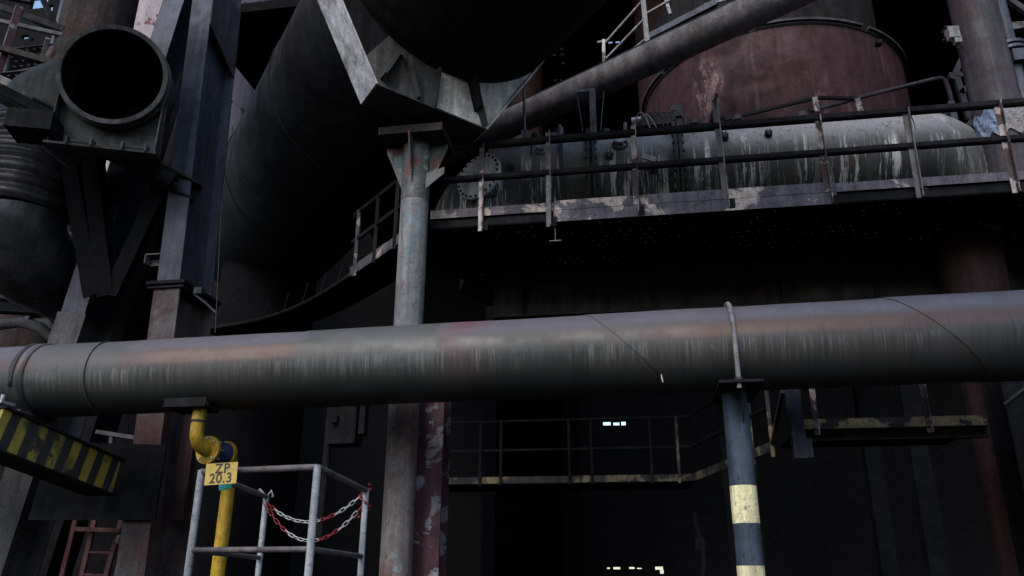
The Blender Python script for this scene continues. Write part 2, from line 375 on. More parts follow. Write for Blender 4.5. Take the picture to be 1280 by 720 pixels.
    def bolts(s, c, ax, r, n, size=.02, h=.03, ph=0.):
        c = V(c); d, a, u = frame(ax)
        for k in range(n):
            th = 2*PI*k/n+ph; p = c+(a*math.cos(th)+u*math.sin(th))*r
            s.tube([p-d*h, p+d*h], size, 6, True, False)
        return s
    def build(s, name, mats, parent=None, label=None, base=None):
        if not isinstance(mats, (list, tuple)): mats = [mats]
        off = OFF[parent.name] if parent else (V(base) if base is not None else mid_base(s.v))
        me = bpy.data.meshes.new(name)
        me.from_pydata([tuple(p-off) for p in s.v], [], s.f)
        for m in mats: me.materials.append(MATS[m])
        me.polygons.foreach_set('use_smooth', s.sm); me.polygons.foreach_set('material_index', s.mi)
        me.update()
        o = bpy.data.objects.new(name, me); COL.objects.link(o)
        if parent: o.parent = parent
        else: o.location = off
        OFF[o.name] = off
        if label: o['label'] = label
        return o
def mid_base(vs):
    return V(((min(p.x for p in vs)+max(p.x for p in vs))/2, (min(p.y for p in vs)+max(p.y for p in vs))/2, min(p.z for p in vs)))
def tag(o, label, cat, group=None, kind=None):
    if label: o['label'] = label
    if cat: o['category'] = cat
    if group: o['group'] = group
    if kind: o['kind'] = kind
    return o
def thing(name, label, cat, loc, group=None):
    o = bpy.data.objects.new(name, None); COL.objects.link(o); o.location = V(loc); o.empty_display_size = .2
    OFF[o.name] = V(loc)
    return tag(o, label, cat, group)
def part_copy(src, parent, shift):
    """a repeat of a part: shared mesh, moved by shift"""
    c = src.copy(); COL.objects.link(c); c.parent = parent; c.location = src.location + V(shift); OFF[c.name] = OFF[parent.name]; return c
def arc(c, p0, p1, n=8):
    """quarter arc about c from p0 to p1"""
    c, a, b = V(c), V(p0)-V(c), V(p1)-V(c)
    return [c+a*math.cos(PI/2*i/n)+b*math.sin(PI/2*i/n) for i in range(n+1)]
def lerp(a, b, t): return V(a)+(V(b)-V(a))*t
X_, Y_, Z_ = V((1, 0, 0)), V((0, 1, 0)), V((0, 0, 1))

# ------------------------------------------------------------------ setting
tag(MB().box((0, 60, -.5), (700, 700, 1)).build('ground', 'soil'), None, None, kind='structure')

# hall shell: back wall with ragged daylight slits, side wall, roof with rust holes
BW = 36.
def whole(px0, py0, px1, py1):
    a, b = at(px0, py0, Y=BW), at(px1, py1, Y=BW)
    return (a.x+40, b.z, b.x+40, a.z)
wh = [whole(753, 525, 763, 530), whole(766, 525.5, 774, 530), whole(776, 524.5, 782, 530), whole(758, 709, 762, 711), whole(766, 708.5, 775, 711.5),
      whole(786, 708.5, 793, 711), whole(796, 709.5, 802, 711), whole(819, 708, 829, 712), whole(825, 712, 830, 717)]
wl = [whole(40, -2, 58, 9), whole(61, 6, 65, 14), whole(27, 44, 35, 48), whole(39, 48, 42, 51)]
hall = thing('steelworks_hall', 'dark sooty steel hall closing off the view behind all the pipes', 'building', (-4, BW, 0))
MB().holed((-40, BW, 0), X_, Z_, 37.2, 44, wl, -.25).build('wall', 'hall_wall_dark', hall)
MB().holed((-3.5, BW+.3, 0), X_, Z_, 33.5, 19.5, [(a-36.5, b, c-36.5, d) for a, b, c, d in wh], -.25).build('wall', 'hall_wall', hall)
MB().box((16.2, 22.5, 9.3), (.3, 27, 18.5)).build('wall', 'hall_wall', hall)
RZ = 18.6
def rhole(px, py, s=.1):
    p = at(px, py, Z=RZ); return (p.x+4-s/2, p.y-12-s/2, p.x+4+s/2, p.y-12+s/2)
rh = []
for px, py in ((692, 57), (702, 61), (693, 62), (703, 68), (693, 69), (704, 79), (694, 100.5), (702, 100), (763, 54), (772, 53.5), (748, 121), (700, 49)):
    rh.append(rhole(px, py, .13 if px != 748 else .2))
for k in range(26):
    rh.append(rhole(random.uniform(984, 1062), random.choice((3, 8, 15, 18, 22))+random.uniform(-1, 1), .055))
MB().holed((-4, 12, RZ), X_, Y_, 20.3, 24.4, rh, .05).build('roof', 'hall_wall', hall)
MB().box((-3.7, 27.5, 9.2), (.3, 16.5, 18.4)).build('light_block_wall', 'soot', hall)  # wall added to keep left sky light out of the hall
MB().box((-8.0, 26.5, 17), (8.2, 18.6, .3)).build('roof', 'soot', hall)  # extra roof slab added to shade the wall behind the duct
MB().box((-3.7, 24, 25), (.3, 23, 12.5)).build('roof_gable', 'hall_wall', hall)

fh = thing('front_light_block', 'unseen dark hall added behind the viewer to cut low front light', 'building', (0, -24, 0))  # added out of view to block low light from the front
MB().box((-3, -24, 4.75), (64, 4, 9.5)).build('wall', 'hall_wall', fh)
MB().prism([(-35.2, -26.2, 9.5), (-35.2, -21.8, 9.5), (-35.2, -24, 10.4)], (64.4, 0, 0)).build('roof', 'hall_wall', fh)

# ------------------------------------------------------------------ main pipe
PY = 8.74
def pz(x): return 4.012+.0094*x
def px_x(px, y=450): return at(px, y, Y=PY-.4).x
mp = thing('steam_main', 'large weathered grey-green pipe crossing the whole picture in the foreground', 'pipe', (0, PY, 3.5))
def pseg(px0, px1, r, name='pipe_shell', skew0=0., skew1=0.):
    n = 72; x0, x1 = px_x(px0), px_x(px1); vs = []; N = 24
    for i in range(N+1):
        for k in range(n):
            th = 2*PI*k/n; cy, cz = -math.sin(th), math.cos(th)
            s0 = skew0*(1-cz)*.5; s1 = skew1*(1-cz)*.5
            x = (x0+s0)+(x1+s1-x0-s0)*i/N
            wob = 1+.004*math.sin(x*2.3+th*3)+.003*math.sin(x*5.1-th*2)
            vs.append(V((x, PY+cy*r*wob, pz(x)+cz*r*wob)))
    fs = [(i*n+k, i*n+(k+1) % n, (i+1)*n+(k+1) % n, (i+1)*n+k) for i in range(N) for k in range(n)]
    b = MB(); b.add(vs, fs, True)
    b.add([vs[k] for k in range(n)], [tuple(range(n))]); b.add([vs[N*n+k] for k in range(n)], [tuple(range(n))[::-1]])
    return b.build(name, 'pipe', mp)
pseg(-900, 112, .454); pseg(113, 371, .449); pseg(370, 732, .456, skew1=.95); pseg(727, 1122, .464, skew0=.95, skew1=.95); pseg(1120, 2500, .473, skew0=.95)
b = MB(); b.ring((px_x(112), PY, pz(px_x(112))), X_, .463, .44, .012, 72, True); b.build('weld_seam', 'dark_grey', mp) 
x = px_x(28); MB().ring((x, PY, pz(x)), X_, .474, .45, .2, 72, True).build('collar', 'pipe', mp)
b = MB(); xs = at(233, 497, Y=8.4).x
b.box((xs, PY-.2, pz(xs)-.462), (.52, .34, .03)); b.box((xs, PY-.35, pz(xs)-.42), (.52, .02, .1)); b.box((xs, PY-.05, pz(xs)-.44), (.52, .02, .12))
b.build('pipe_shoe', 'black_steel', mp)
p = at(827, 474, Y=PY-.44); MB().tube([p+V((0, .02, .05)), p+V((0, -.02, .04)), p+V((.004, -.03, 0)), p+V((.012, -.025, -.04))], .008, 8).build('hook', 'galvanised', mp)

# ------------------------------------------------------------------ striped support pole
cx = at(921, 505, Y=PY-.14).x; r = .133; ztop = pz(cx)-.50
pole = thing('support_pole', 'slim blue-grey pole with pale yellow bands propping up the foreground pipe', 'pole', (cx, PY, 0))
zb = [at(928, 606, Y=PY-.13).z, at(930, 653.5, Y=PY-.13).z, at(934, 707, Y=PY-.13).z, 1.28]
def cyl(z0, z1, rr, m, name, par, c=(cx, PY), n=40): return MB().tube([(c[0], c[1], z0), (c[0], c[1], z1)], rr, n).build(name, m, par)
cyl(0, ztop, r, 'pole_blue', 'shaft', pole)
cyl(zb[1], zb[0], r+.002, 'pole_yellow', 'painted_band', pole); cyl(zb[3], zb[2], r+.002, 'pole_yellow', 'painted_band', pole)
cyl(.8, 1.0, r+.002, 'pole_yellow', 'painted_band', pole)
MB().box((cx+.02, PY-.02, ztop+.014), (.44, 1.06, .028)).build('saddle_plate', 'black_steel', pole)
b = MB()
b.prism([(cx-.006+.05, PY-.13, ztop), (cx-.006+.05, PY-.5, ztop), (cx-.006+.05, PY-.13, ztop-.34)], (.014, 0, 0)); b.build('gusset', 'dark_grey', pole); b = MB()
b.prism([(cx-.006, PY+.13, ztop), (cx-.006, PY+.45, ztop), (cx-.006, PY+.13, ztop-.34)], (.014, 0, 0))
b.build('gusset', 'dark_grey', pole)
b = MB(); zc = pz(cx+.0); rr = .497
path = [(cx, PY-rr, ztop-.05)]+[(cx, PY-rr*math.cos(PI*i/24), zc+rr*math.sin(PI*i/24)) for i in range(25)]+[(cx, PY+rr, ztop-.05)]
b.tube(path, .026, 12); b.build('strap', 'post_pale', pole)
for s in (-1, 1): MB().tube([(cx, PY+s*rr, ztop+.028), (cx, PY+s*rr, ztop+.06)], .045, 6, True, False).build('nut', 'dark_grey', pole)

# ------------------------------------------------------------------ left pipe bracket with hazard stripes
xl = px_x(22)
br = thing('pipe_bracket', 'heavy bracket holding the left end of the foreground pipe with worn hazard stripes', 'bracket', (xl, PY, 2.6))
b = MB(); b.box((xl-.02, PY-.05, 3.50), (.34, .62, .04)); b.box((xl-.02, PY-.02, 3.27), (.28, .5, .42)); b.build('saddle', 'leg_grey', br)
b = MB(); b.box((xl-.02, PY-.5, 3.56), (.24, .22, .03)); b.tube([(xl+.02, PY-.52, 3.54), (xl+.02, PY-.52, 3.66)], .022, 8); b.tube([(xl-.08, PY-.52, 3.54), (xl-.08, PY-.52, 3.66)], .022, 8); b.build('clamp_lug', 'galvanised', br)
b = MB(); ra = .486
b.add([V((xl+.02+sx*.03*1, PY-ra*math.cos(t), pz(xl)+ra*math.sin(t)))*1 for t in [PI*i/20-.35 for i in range(22)] for sx in (-1, 1)], [(2*i, 2*i+1, 2*i+3, 2*i+2) for i in range(21)], True)
st = b.build('strap', 'dark_grey', br); sm = st.modifiers.new('thick', 'SOLIDIFY'); sm.thickness = .012
q0, q1 = at(22, 552, Y=8.15), at(131, 597, Y=9.7)
dd, aa, uu = frame(q1-q0)
MB().bar(q0-dd*.5, q1, .34, .43).build('striped_beam', 'hazard', br)
MB().bar(q0-dd*.52-uu*.226, q1+dd*.02-uu*.226, .44, .022).build('flange', 'black_steel', br)
MB().bar(q0-dd*.52+uu*.226, q1+dd*.02+uu*.226, .44, .022).build('flange', 'black_steel', br)

# ------------------------------------------------------------------ centre column
CY = 9.78
ct = at(519, 250, Y=CY-.18); ccx = at(517, 280, Y=CY).x
col = thing('tubular_column', 'tall pale tubular column with flared head standing behind the foreground pipe', 'column', (ccx, CY, 0))
ptop = at(520, 162, Y=CY-.45); rC = mw(17.6, at(515, 300, Y=CY))
MB().tube([(ccx, CY, 0), (ccx, CY, 2.), (ccx, CY, 4.)], rC, 40).build('shaft', 'column_rusty', col)
MB().tube([(ccx, CY, 4.), (ccx, CY, ptop.z-.9)], rC, 40).build('shaft', 'column_paint', col)
MB().tube([(ccx, CY, ptop.z-.9), (ccx, CY, ptop.z)], rC+.004, 40).build('head', 'column_head', col)
MB().box((ccx, CY, ptop.z+.06), (.92, .8, .12)).build('head_plate', 'dark_rust', col)
for k, (dx, dy) in enumerate(((-1, 0), (1, 0), (0, -1), (0, 1))):
    a = V((dx, dy, 0)); c0 = V((ccx, CY, 0)); s = V((dy, dx, 0))*.02; rr = rC-.01
    MB().prism([c0+a*rr+Z_*(ptop.z-.005)-s/2, c0+a*.45+Z_*(ptop.z-.005)-s/2, c0+a*.45+Z_*(ptop.z-.07)-s/2, c0+a*rr+Z_*(ptop.z-.72)-s/2], s).build('gusset', 'column_head', col)
b = MB(); c0 = V((ccx, CY, ptop.z-.62)); b.prism([c0+V((rC-.02, -.1, -.12)), c0+V((rC+.24, -.1, .1)), c0+V((rC+.24, -.1, .2)), c0+V((rC-.02, -.1, .12))], (0, .02, 0)); b.build('lug', 'column_head', col)

hx = at(538, 600, Y=10.3).x
tag(MB().hsec((hx, 10.3, 0), (hx, 10.3, 4.2), .40, .40, up=(0, 1, 0), t=.025).build('steel_column', 'red_flaked'), 'dark red flaking H-section column standing right behind the pale tubular one', 'column')

# ------------------------------------------------------------------ overhead duct with ring girder
AX = V((.64, -.77, 0)).normalized()
P0 = at(560, 148, Y=9.5)
def onring(px, py, o=0.):
    w = ray(px, py); return CC+w*((P0+AX*o-CC).dot(AX)/w.dot(AX))
RC = onring(572, -32); RR = (onring(572, 97)-RC).length
duct = thing('overhead_duct', 'huge black duct passing overhead, ringed by a pale stiffened collar and running back left', 'duct', RC-Z_*RR)
ves_c = at(396, 300, Y=21.5)
MB().tube([RC+AX*9, RC+AX*4, RC+AX*.05], RR, 96).build('duct_shell', 'deep_dark', duct)
MB().tube([RC+AX*.05, RC-AX*3.9, RC-AX*7.6, RC-AX*11.5], RR, 96).build('duct_shell', 'vessel_grey', duct)
for t in (3.9, 7.6): MB().ring(RC-AX*t, AX, RR+.022, RR-.05, .07, 96).build('plate_seam', 'vessel_grey', duct)
for t in (1.6, 3.6): MB().ring(RC+AX*t, AX, RR+.02, RR-.05, .07, 96).build('plate_seam', 'deep_dark', duct)
dq = RC-AX*10.3
MB().tube([V((dq.x, dq.y, 0)), V((dq.x, dq.y, dq.z-RR*.8))], 1.15, 40).build('downpipe', 'soot', duct)
poly = [(392, -78), (470, 107), (605, 163), (668, 88), (684, -20), (640, -140), (500, -170)]
pv = [onring(*q) for q in poly]
wsec = {}
b = MB(); n = len(pv)
inner = []
for i in range(96):
    th = 2*PI*i/96; d, a, u = frame(AX); inner.append(RC+(a*math.cos(th)+u*math.sin(th))*(RR+.004))
def ray_poly(dirv):
    best = None
    for i in range(n):
        p, q = pv[i]-RC, pv[(i+1) % n]-RC; e = q-p
        # solve dirv*t = p+e*s in ring plane
        d, a, u = frame(AX); m = Matrix(((dirv.dot(a), -e.dot(a)), (dirv.dot(u), -e.dot(u))))
        if abs(m.determinant()) < 1e-9: continue
        t, s2 = m.inverted() @ Vector((p.dot(a), p.dot(u)))
        if t > 0 and -1e-6 <= s2 <= 1+1e-6: best = t if best is None else min(best, t)
    return best
angs = sorted([2*PI*i/96 for i in range(96)]+[math.atan2((p-RC).dot(frame(AX)[2]), (p-RC).dot(frame(AX)[1])) % (2*PI) for p in pv])
d, a, u = frame(AX); vs = []
for th in angs:
    dv = a*math.cos(th)+u*math.sin(th); t = ray_poly(dv) or RR+.3
    vs += [RC+dv*(RR+.003), RC+dv*max(t, RR+.01)]
m_ = len(angs)
vs2 = vs+[p-AX*.02 for p in vs]; k0 = 2*m_
fs = []
for i in range(m_):
    j = (i+1) % m_
    fs += [(2*i, 2*i+1, 2*j+1, 2*j), (k0+2*i, k0+2*j, k0+2*j+1, k0+2*i+1)]
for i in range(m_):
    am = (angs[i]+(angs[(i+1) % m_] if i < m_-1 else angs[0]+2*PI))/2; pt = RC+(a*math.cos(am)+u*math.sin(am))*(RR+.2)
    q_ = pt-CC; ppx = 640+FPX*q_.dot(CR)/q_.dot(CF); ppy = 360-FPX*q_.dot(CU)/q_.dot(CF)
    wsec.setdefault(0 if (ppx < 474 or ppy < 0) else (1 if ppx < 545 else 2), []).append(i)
for k_, m0 in ((0, 'black_steel'), (1, 'mouth_steel'), (2, 'lit_plate')):  # web toned in place of light: dark under the duct, near-white where lit
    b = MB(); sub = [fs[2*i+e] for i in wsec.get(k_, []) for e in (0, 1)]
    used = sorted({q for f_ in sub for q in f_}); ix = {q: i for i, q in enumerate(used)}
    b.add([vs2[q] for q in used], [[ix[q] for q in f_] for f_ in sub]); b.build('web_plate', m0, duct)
cen = RC
for i in range(n):
    p, q = pv[i], pv[(i+1) % n]; e = (q-p).normalized(); nr = AX.cross(e)
    if nr.dot((p+q)/2-cen) < 0: nr = -nr
    MB().prism([p+AX*.07, q+AX*.07, q-AX*.52, p-AX*.52], nr*.025).build('ring_flange', 'pale_flange' if i == 0 else ('dark_grey' if i == 1 else 'lit_plate'), duct)  # sides toned as light falls: left one pale, bottom one dark
def stiff(pa, pb, w=.2, m='dark_grey'):
    e = (pb-pa).normalized(); sd = AX.cross(e).normalized()*.016
    MB().prism([pa-sd, pb-sd, pb-sd+AX*w*.6, pa-sd+AX*w], sd*2).build('stiffener', m, duct)
for (a0, b0) in (((476, 100), (500, 66)), ((544, 92), (541, 136)), ((586, 97), (604, 160)), ((650, 76), (664, 90)), ((507, 78), (520, 126))):
    stiff(onring(*a0), onring(*b0))
stiff(onring(584, 96), onring(594, 140), .3, 'black_steel')
for px, py in ((547, 95), (583, 97)): 
    p = onring(px, py, .05); MB().box(p, (.06, .06, .06)).build('lug', 'black_steel', duct)
p0, p1 = onring(516, 135, -.3), onring(567, 156, -.3)
b = MB(); b.lsec(p0, p1, .1, .1); b.build('angle_bar', 'post_pale', duct)

q = at(286, 330, Y=20)
tag(MB().hsec((q.x, 20, 0), (q.x, 20, at(286, 215, Y=20).z), 1.0, .6, up=(0, 1, 0), t=.04).build('steel_column', 'deep_dark'), 'broad black column in shadow between upright trestle leg and huge duct', 'column')

# ------------------------------------------------------------------ main walkway
WY, WZ = 10.2, 6.6
def wx(px, y): return at(px, y, Y=WY).x
wk = thing('upper_walkway', 'long steel walkway with black handrails running in front of the dripped grey duct', 'walkway', (wx(900, 260), WY, WZ-.2))
x0, x1 = wx(538, 272), wx(1330, 232)+4.5
b = MB(); b.box(((x0+x1)/2, WY+1.27, WZ-.04), (x1-x0, 2.5, .012)); b.k = 1
nx = int((x1-x0)/.145)
for i in range(nx):
    for j in range(14):
        clump = math.sin(i*.31+j*.4)+math.sin(i*.13-j*.7+2)+.6*math.sin(i*.9)
        if random.random() < (.35 if clump > .3 else .9): continue
        xx = x0+.1+i*.145+(j % 2)*.07; yy = WY+.16+j*.165
        b.box((xx, yy, WZ-.054), (.02+random.random()*.018, .008, .016))  # pale tabs stand in for light glinting at the deck perforations
b.build('deck', ['soot', 'glint_tab'], wk)
xa, xb = wx(692, 262), wx(1045, 240)
def edge(xs0, xs1, z0, z1, y=WY, t=.012): return MB().box(((xs0+xs1)/2, y, (z0+z1)/2), (xs1-xs0, t, z1-z0))
e = edge(x0, xa-.003, WZ-.06, WZ+.075); e.build('toe_plate', 'peeling_edge', wk)
e = edge(xa+.003, xb-.003, WZ-.06, WZ+.1); e.build('toe_plate', 'peeling_edge', wk)
e = edge(xa+.003, xb-.003, WZ-.24, WZ-.066, WY-.03, .014); e.box(((xa+xb)/2, WY-.02, WZ-.063), (xb-xa-.01, .05, .004)); e.build('fascia', 'peeling_edge', wk)
e = edge(xb+.003, x1, WZ-.05, WZ+.075); e.build('toe_plate', 'peeling_edge', wk)
MB().usec((x0, WY+.05, WZ-.2), (x1, WY+.05, WZ-.2), -.08, .15).build('edge_channel', 'black_steel', wk)
# cross bearers under the deck
bear = None
for i in range(10):
    xx = x0+.6+i*1.55
    MB().hsec((xx, WY+.15, WZ-.13), (xx, WY+2.2, WZ-.13), .1, .14).build('bearer', 'deep_dark', wk)
zr, zm = WZ+1.1, WZ+.56
MB().lsec((x0-.05, WY-.03, zr-.045), (x1, WY-.03, zr-.045), -.075, .085, t=.016).build('handrail', 'rail_black', wk)
MB().lsec((x0-.05, WY-.03, zm-.045), (x1, WY-.03, zm-.045), -.07, .075, t=.014).build('mid_rail', 'rail_black', wk)
for i, (px, dz, dn, lean, m) in enumerate(((607, .02, .3, .0, 'post_flaked'), (692, .12, .3, .0, 'post_pale'), (801, .13, .22, .02, 'post_flaked'), (913.5, .42, .2, -.03, 'post_pale'), (1041, .02, .24, .0, 'post_flaked'), (1153, .02, .22, .02, 'post_pale'), (1272, .02, .24, .02, 'post_flaked'), (1420, .02, .24, .02, 'post_pale'), (1600, .02, .24, .02, 'post_flaked'))):
    xx = wx(px, 262-(px-700)*.07)
    MB().lsec((xx-.03, WY-.012, WZ-dn), (xx-.03+lean, WY-.012, zr+dz), .075, -.07, up=(0, 1, 0), t=.012).build('post', m, wk)
    b = MB(); b.box((xx, WY-.02, WZ-dn+.06), (.09, .05, .14)); b.build('post_foot', 'rail_black', wk)
xx = wx(691, 262); b = MB(); b.tube([(xx+.03, WY, WZ-.2), (xx+.03, WY, WZ-.52)], .008, 6); b.box((xx+.03, WY, WZ-.52), (.17, .03, .012)); b.build('hanger_rod', 'post_pale', wk)
# girder behind the deck
b = MB(); b.hsec((x0+.5, 12.6, WZ-.45), (x1, 12.6, WZ-.45), .24, .78, t=.025)
for i in range(8):
    b.box((x0+1+i*1.4, 12.6-.06, WZ-.45), (.014, .1, .72))
tag(b.build('plate_girder', 'girder'), 'deep sooty plate girder with stiffeners under the back of the upper walkway', 'girder')

# angled walkway running away to the left
W0 = V((x0-.08, WY+.05, WZ))
w2 = thing('curved_walkway', 'dim railed walkway curving away into the dark left of the tubular column', 'walkway', W0-Z_*.2)
ctl = [W0]+[at(px, py, Z=WZ-.04) for px, py in ((500, 300), (468, 322), (437, 343), (400, 367), (362, 386), (322, 399), (285, 406), (250, 411))]
for q in ctl: q.z = WZ
def cr_pt(i, t):
    p = [ctl[max(0, min(len(ctl)-1, i+k))] for k in (-1, 0, 1, 2)]
    return .5*((2*p[1])+(p[2]-p[0])*t+(2*p[0]-5*p[1]+4*p[2]-p[3])*t*t+(3*p[1]-p[0]-3*p[2]+p[3])*t**3)
crv = [cr_pt(i, t/5) for i in range(len(ctl)-1) for t in range(5)]+[ctl[-1]]
def side(i):
    d = (crv[min(i+1, len(crv)-1)]-crv[max(i-1, 0)]).normalized(); n_ = V((d.y, -d.x, 0)); return n_ if n_.y > 0 else -n_
def ribbon(i0, i1, z0, z1, name, m, th=.014, o=0.):
    b = MB()
    for i in range(i0, i1):
        p, q = crv[i]+side(i)*o, crv[i+1]+side(i+1)*o
        b.prism([p+Z_*z0, q+Z_*z0, q+Z_*z1, p+Z_*z1], side(i)*th)
    return b.build(name, m, w2)
b = MB()
for i in range(len(crv)-1):
    wd = 2.4 if i < 8 else .75; wd2 = 2.4 if i+1 < 8 else .75
    b.prism([crv[i]-Z_*.06, crv[i+1]-Z_*.06, crv[i+1]+side(i+1)*wd2-Z_*.06, crv[i]+side(i)*wd-Z_*.06], (0, 0, .012))
b.build('deck', 'soot', w2)
ribbon(0, 15, -.08, .09, 'toe_plate', 'peeling_edge'); ribbon(15, len(crv)-1, -.07, -.01, 'toe_plate', 'dark_rust')
for h in (.56, 1.08): ribbon(0, 15, h-.035, h+.035, 'handrail', 'rail_black', .04, -.02)
for i, m in ((6, 'rail_black'), (10, 'rail_black'), (14, 'post_flaked')): MB().bar(crv[i]-Z_*.14, crv[i]+Z_*1.1, .06, .06).build('post', m, w2)
for i in (17, 20, 23, 26, 29, 32): MB().bar(crv[i]-Z_*.05, crv[i]+Z_*.5+side(i)*.4-X_*.3, .024, .024).build('strut', 'black_steel', w2)

# ------------------------------------------------------------------ dripped grey duct behind the railing
DY, DZ, DR = 12.05, 7.9, .82
dx0, dx1 = at(672, 180, Y=DY).x, at(1118, 160, Y=DY).x
gd = thing('gas_duct', 'fat grey duct streaked with white drips behind the walkway handrail', 'duct', ((dx0+dx1)/2, DY, DZ-DR))
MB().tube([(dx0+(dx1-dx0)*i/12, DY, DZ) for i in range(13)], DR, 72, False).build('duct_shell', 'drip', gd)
RB = 1.05
el = arc((dx0, DY, DZ-RB), (dx0, DY, DZ), (dx0-RB, DY, DZ-RB), 14)+[V((dx0-RB, DY, WZ-.02))]
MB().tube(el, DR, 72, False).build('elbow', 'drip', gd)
er = arc((dx1, DY, DZ-.95), (dx1, DY, DZ), (dx1+.95, DY, DZ-.95), 14)
lx = at(1207, 300, Y=DY).x
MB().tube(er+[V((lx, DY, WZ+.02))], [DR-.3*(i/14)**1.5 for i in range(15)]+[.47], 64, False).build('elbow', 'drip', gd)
MB().tube([V((lx, DY, WZ+.02)), V((lx, DY, 5.4)), V((lx, DY, 0))], [.46, .43, .43], 64, False).build('downpipe', 'red_dark', gd)
for px, hh in ((739, .07), (849, .06)):
    xx = at(px, 200, Y=DY-DR).x
    b = MB(); 
    for s in (-1, 1): b.ring((xx+s*hh*.62, DY, DZ), X_, DR+.1, DR-.01, .05, 72)
    fl = b.build('flange', 'dark_grey', gd)
    b = MB(); b.bolts((xx, DY, DZ), X_, DR+.06, 36, .022, .09); b.build('bolt_circle', 'black_steel', gd)
xx = at(701, 200, Y=DY-DR).x; MB().ring((xx, DY, DZ), X_, DR+.045, DR-.01, .06, 72).build('band', 'dark_grey', gd)
# manhole on the left elbow
mc = at(600, 222, Y=DY-DR-.1); mn = V((-.42, -.9, .12)).normalized()
MB().tube([mc-mn*.5, mc], .3, 40).build('manhole_neck', 'drip', gd)
mr = .41
mh = MB().disc(mc+mn*.025, mn, mr, .05, 56).build('manhole_cover', 'pale_flange', gd)
d, a, u = frame(mn); b0 = None
for k in range(24):
    th = 2*PI*k/24; pp = mc+mn*.06+(a*math.cos(th)+u*math.sin(th))*(mr-.035)
    if b0 is None:
        p00 = pp; b0 = MB().tube([pp-mn*.02, pp+mn*.015], .02, 6, True, False).build('bolt', 'black_steel', gd); b0.parent = mh; OFF['x'] = 0
    else:
        c = b0.copy(); COL.objects.link(c); c.parent = mh; c.location = pp-p00
b = MB(); b.tube([mc+mn*.05+u*.05+a*.05, mc+mn*.1+u*.05+a*.05, mc+mn*.1-u*.09-a*.05, mc+mn*.05-u*.09-a*.05], .009, 6); hb = b.build('handle', 'black_steel', gd); hb.parent = mh
# valves and fittings
def valve(px, py, s=1., m='galvanised'):
    p = at(px, py, Y=DY-DR*.92); n = V((0, -.9, .42)).normalized()
    b = MB(); b.tube([p-n*.3, p+n*.06*s], .05*s, 16); b.disc(p+n*.06*s, n, .1*s, .03, 20); b.disc(p+n*.14*s, n, .09*s, .03, 20); b.tube([p+n*.06*s, p+n*.15*s], .045*s, 16)
    b.bolts(p+n*.1*s, n, .075*s, 6, .012, .07)
    return b.build('valve', m, gd)
valve(678, 191); valve(775, 184, 1.1); valve(816, 214, .9, 'dark_grey')
valve(640, 215, .6, 'dark_grey'); valve(762, 200, .7, 'dark_grey'); valve(905, 176, .7, 'dark_grey'); valve(960, 172, .6, 'dark_grey')
for px, py in ((670, 176), (757, 170), (868, 158), (922, 153), (1003, 149)):
    q = at(px, py, Y=DY-.3); b = MB(); b.tube([q-Z_*.25, q+Z_*.05], .045, 12); b.disc(q+Z_*.05, Z_, .085, .035, 16); b.disc(q+Z_*.09, Z_, .085, .03, 16); b.build('nozzle', 'dark_grey', gd)
cq = [at(px, py, Y=DY-.62) for px, py in ((668, 183), (700, 172), (760, 170), (800, 168), (850, 165))]
MB().tube(cq, .025, 8).build('conduit', 'cable_dark', gd)
wq = at(775, 181, Y=DY-DR-.12); MB().ring(wq, V((0, -.9, .42)), .13, .105, .02, 24).build('handwheel', 'dark_rust', gd)
p = at(803, 195, Y=DY-DR-.1); q = at(820, 200, Y=DY-DR-.15)
MB().bar(p, q, .05, .08).build('lever', 'galvanised', gd)
p = at(770, 222, Y=DY-DR*.95)
# pipe stubs and actuator cluster on the crown of the duct
top = at(822, 158, Y=DY-.35)
ac = thing('valve_actuator', 'cluttered valve drive with loose cables on top of the dripped duct', 'machine', top)
MB().box(top+V((0, 0, .05)), (.52, .3, .2)).build('housing', 'dark_grey', ac)
MB().tube([top+V((-.42, -.02, .1)), top+V((.3, -.02, .14))], .085, 16).build('motor', 'galvanised', ac)
MB().box(top+V((.3, -.02, .2)), (.22, .2, .2)).build('junction_box', 'mouth_steel', ac)
for k in range(7):
    a0 = top+V((-.35+k*.09, -.12, .1)); c1 = a0+V((.1, -.12, .15+random.random()*.12)); c2 = a0+V((.2, -.14, -.1-random.random()*.2)); c3 = a0+V((.25+random.random()*.2, -.05, -.45))
    pts = []
    for i in range(11):
        t = i/10; pts.append(a0*(1-t)**3+c1*3*t*(1-t)**2+c2*3*t*t*(1-t)+c3*t**3)
    MB().tube(pts, .011, 6).build('cable', random.choice(['cable_grey', 'cable_dark']), ac)
MB().box(top+V((.34, -.25, -.38)), (.07, .1, .62)).build('bracket', 'dark_grey', ac)
MB().box(top+V((.44, -.2, -.3)), (.03, .1, .7)).build('bracket', 'dark_grey', ac)
# thin lifting frame
lf0, lf1 = at(743, 190, Y=DY-.7), at(740, 113, Y=DY-.7)
lf = thing('lifting_davit', 'thin grey davit post with short arm rising behind the handrail', 'davit', lf0)
MB().hsec(lf0, V((lf0.x, lf0.y, lf1.z)), .1, .1, up=(0, 1, 0), t=.014).build('post', 'post_pale', lf)
pa = at(721, 116, Y=DY-.7); MB().bar(V((lf0.x+.03, lf0.y, lf1.z)), V((pa.x, lf0.y, lf1.z)), .05, .05).build('arm', 'post_pale', lf)
for q in (pa, at(755, 118, Y=DY-.7)): MB().tube([V((q.x, lf0.y+.02, lf1.z-.02)), V((q.x+.08*(1 if q is pa else -1), lf0.y+.02, lf1.z-.75))], .005, 5).build('wire', 'cable_grey', lf)
p = at(700, 168, Y=DY-.2); b = MB(); b.tube([p-Z_*.2, p+Z_*.12], .06, 14); b.tube([p+Z_*.12, p+Z_*.2], [.04, .012], 12); b.box(p-Z_*.02-X_*.06, (.18, .1, .08))
